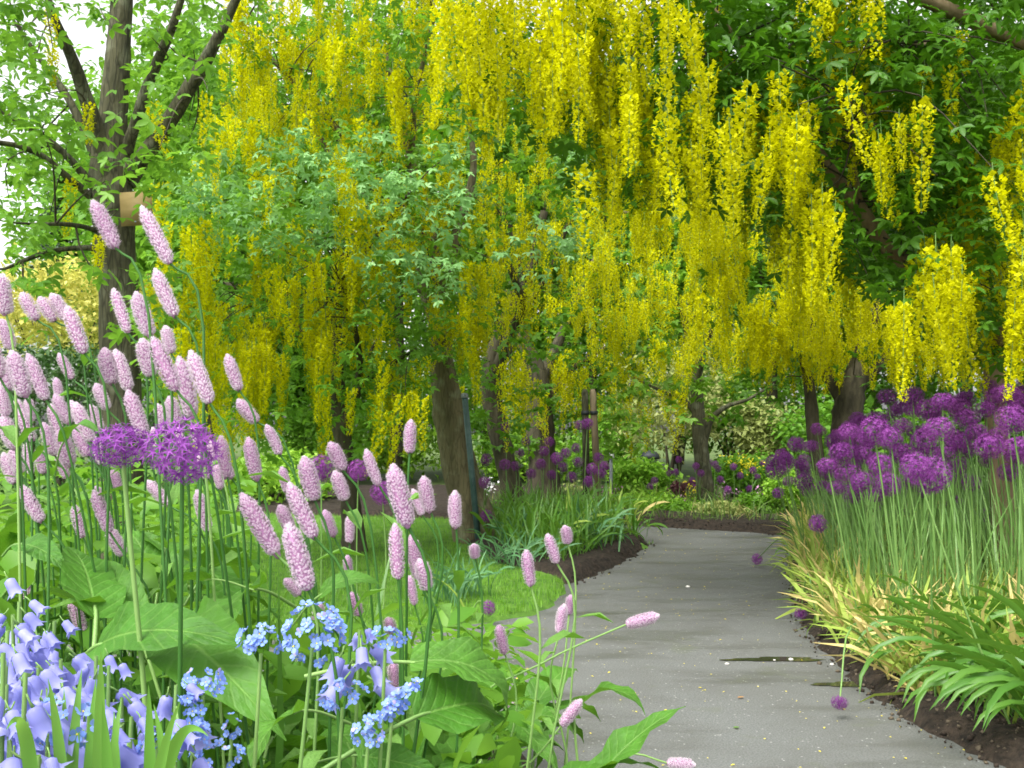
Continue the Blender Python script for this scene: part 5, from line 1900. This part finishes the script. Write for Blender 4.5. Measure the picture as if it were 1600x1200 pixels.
# strap leaf plants at the very front
STR_PX = [((118, 1235), [((75, 1060), 0.62), ((128, 1045), 0.66), ((150, 1060), 0.66), ((158, 1018), 0.62), ((100, 1075), 0.68), ((10, 1140), 0.56), ((178, 1110), 0.66)]),
          ((205, 1235), [((232, 1070), 0.64), ((240, 1100), 0.66), ((160, 1095), 0.62), ((190, 1090), 0.70), ((282, 1095), 0.6), ((325, 1150), 0.6), ((350, 1230), 0.56)])]
for ci, ((bx, by), tips) in enumerate(STR_PX):
    d0 = 0.64
    ft = at(bx, by, d0)
    low = np.array([ft[0], d0, 0.12])
    root = thing('strap_leaf_plant', low, ('fan of upright pale green strap leaves in front of the bluebells', 'fan of splayed pale green strap leaves beside the bluebells')[ci], 'plant')
    for (tx, ty), dt in tips:
        T_ = at(tx, ty, dt)
        p0 = np.array([rng.normal(0, 0.012) + (tx - bx) * 0.10 * d0 / FPX, rng.normal(0, 0.01), 0.0])
        p3 = T_ - low
        flat = abs(tx - bx) > 90
        c1 = p0 + (p3 - p0) * np.array([0.12, 0.12, 0.75 if not flat else 0.90])
        c2 = p0 + (p3 - p0) * np.array([0.45, 0.45, 0.92 if not flat else 1.03])
        tt = np.linspace(0, 1, 44)[:, None]
        cv = (1 - tt) ** 3 * p0 + 3 * tt * (1 - tt) ** 2 * c1 + 3 * tt ** 2 * (1 - tt) * c2 + tt ** 3 * p3
        tgs = np.gradient(cv, axis=0)
        V, F = [], []
        nn = len(cv)
        for i in range(nn):
            t = i / (nn - 1)
            w = 0.0040 * (0.8 + 0.3 * t) * max(0.03, (1 - max(0, (t - 0.70) / 0.30) ** 1.6))
            tg = tgs[i] / np.linalg.norm(tgs[i])
            vd = np.array([0.25, -1, 0.25])
            sd_ = np.cross(tg, vd)
            sd_ /= np.linalg.norm(sd_)
            nr = np.cross(sd_, tg)
            V += [cv[i] + sd_ * w + nr * w * 0.35, cv[i], cv[i] - sd_ * w + nr * w * 0.35]
        for i in range(nn - 1):
            a = i * 3
            F += [(a, a + 1, a + 4, a + 3), (a + 1, a + 2, a + 5, a + 4)]
        obj('leaf', mk_mesh('leaf', V, [np.array(F)], M['strap_pale'], var=np.full(len(V), rng.random()), smooth=True), root)

# ------------------------------------------------------------------ litter on the path
for (px, py, w_, h_, lab) in ((1212, 1031, 74, 3.4, 'thin shallow puddle lying across the path'), (1318, 1070, 44, 4, 'dark wet puddle beside the bed edge')):
    c_ = gnd(px, py)
    an = np.linspace(0, 2 * math.pi, 40, endpoint=False)
    rad_ = 1 + 0.18 * np.sin(an * 3 + px) + 0.10 * np.sin(an * 7 + 1) + 0.06 * np.sin(an * 13)
    V = np.array([gnd(px + math.cos(q) * w_ * rr_, py + math.sin(q) * h_ * rr_) for q, rr_ in zip(an, rad_)]) - c_
    V = np.vstack([V, [(0, 0, 0)]])
    F = np.array([(i, (i + 1) % 40, 40) for i in range(40)])[:, ::-1]
    struct('puddle', mk_mesh('puddle', V, [F], M['water']), lab, loc=(c_[0], c_[1], 0.003))
OC_V = np.array([(1, 0, 0), (-1, 0, 0), (0, 0.8, 0), (0, -0.9, 0), (0, 0, 0.7), (0, 0, -0.6)], float)
OC_F = np.array([(0, 2, 4), (2, 1, 4), (1, 3, 4), (3, 0, 4), (2, 0, 5), (1, 2, 5), (3, 1, 5), (0, 3, 5)])
for poly, nn, lab in ((RIGHT_BED, 30000, 'crumbs of soil and mulch along the allium bed edge'), (LEFT_BED, 9000, 'crumbs of soil along the bed at the path bend'), (FAR_BED, 16000, 'crumbs of soil along the bed beyond the bend')):
    pl = np.array(poly)
    P2 = np.stack([rng.uniform(-0.5, 4.0, nn * 2), rng.uniform(2.4, 11.5, nn * 2)], 1)
    dd = sdist(P2, poly)
    ok = (dd > -0.07 * rng.random(nn * 2) ** 2) & (dd < 0.45)
    P2, dd = P2[ok][:nn // 3], dd[ok][:nn // 3]
    n = len(P2)
    t = np.clip(dd / 0.12, 0, 1)
    z = 0.004 + t * t * (3 - 2 * t) * 0.07
    sz = 0.003 + 0.013 * rng.random(n) ** 3
    o = obj('soil_crumbs', scatter_mesh('soil_crumbs', OC_V, OC_F, np.column_stack([P2, z]), rots(rng.uniform(0, 6.28, n), rng.normal(0, 0.5, n), rng.normal(0, 0.5, n)), sz, M['crumb']))
    tag(o, lab, 'soil', kind='stuff')
n = 900
X = rng.uniform(-0.6, 2.4, n)
Y = 2.9 + 7 * rng.random(n)
P2 = np.stack([X, Y], 1)
ok = (sdist(P2, RIGHT_BED) < 0.05) & (sdist(P2, LAWN) < 0.02) & (sdist(P2, FRONT_BED) < 0.0)
P2 = P2[ok]
n = len(P2)
P = np.column_stack([P2, np.full(n, 0.004)])
o = obj('fallen_petals', scatter_mesh('fallen_petals', DIA_V, DIA_F, P, rots(rng.uniform(0, 6.28, n), rng.normal(0, 0.06, n), np.zeros(n)), 0.006 + 0.011 * rng.random(n) ** 2, M['yflower']))
tag(o, 'tiny yellow petals scattered over the grey path', 'petals', kind='stuff')
for i, (px, py, s) in enumerate(((1136, 1037, 0.009), (1236, 1030, 0.010), (1300, 1038, 0.009), (1075, 917, 0.014), (1545, 1150, 0.009), (1210, 1031, 0.006))):
    g = gnd(px, py, 0.004)
    mb = MB()
    V = []
    mb.lathe([(0.0, 0.55), (0.6, 0.42), (1.0, 0.0), (0.7, -0.35), (0.0, -0.4)], 9)
    mb.V[0] = mb.V[0] * (1 + rng.normal(0, 0.07, mb.V[0].shape))
    o = obj('pebble', mb.mesh('pebble', M['pebble'], smooth=True), loc=(g[0], g[1], s * 0.4))
    o.scale = (s * 1.2, s, s)
    tag(o, 'small white pebble lying on the damp path', 'pebble', 'white pebbles on the path')
for px, py, s, m, lab in ((1152, 1090, 0.03, 'fallen_leaf', 'small brown fallen leaf on the grey path'), (1145, 1137, 0.025, 'strap', 'small green fallen leaf on the grey path')):
    g = gnd(px, py, 0.006)
    v, f = leaflet(1.0, 0.3, 0, droop=-0.05)
    o = obj('fallen_leaf', mk_mesh('fallen_leaf', v, [f], M[m], var=np.full(len(v), 0.5)), loc=g)
    o.scale = (s, s, s)
    o.rotation_euler = (0, 0, rng.uniform(0, 6))
    tag(o, lab, 'leaf')
print('objects', len(bpy.data.objects))
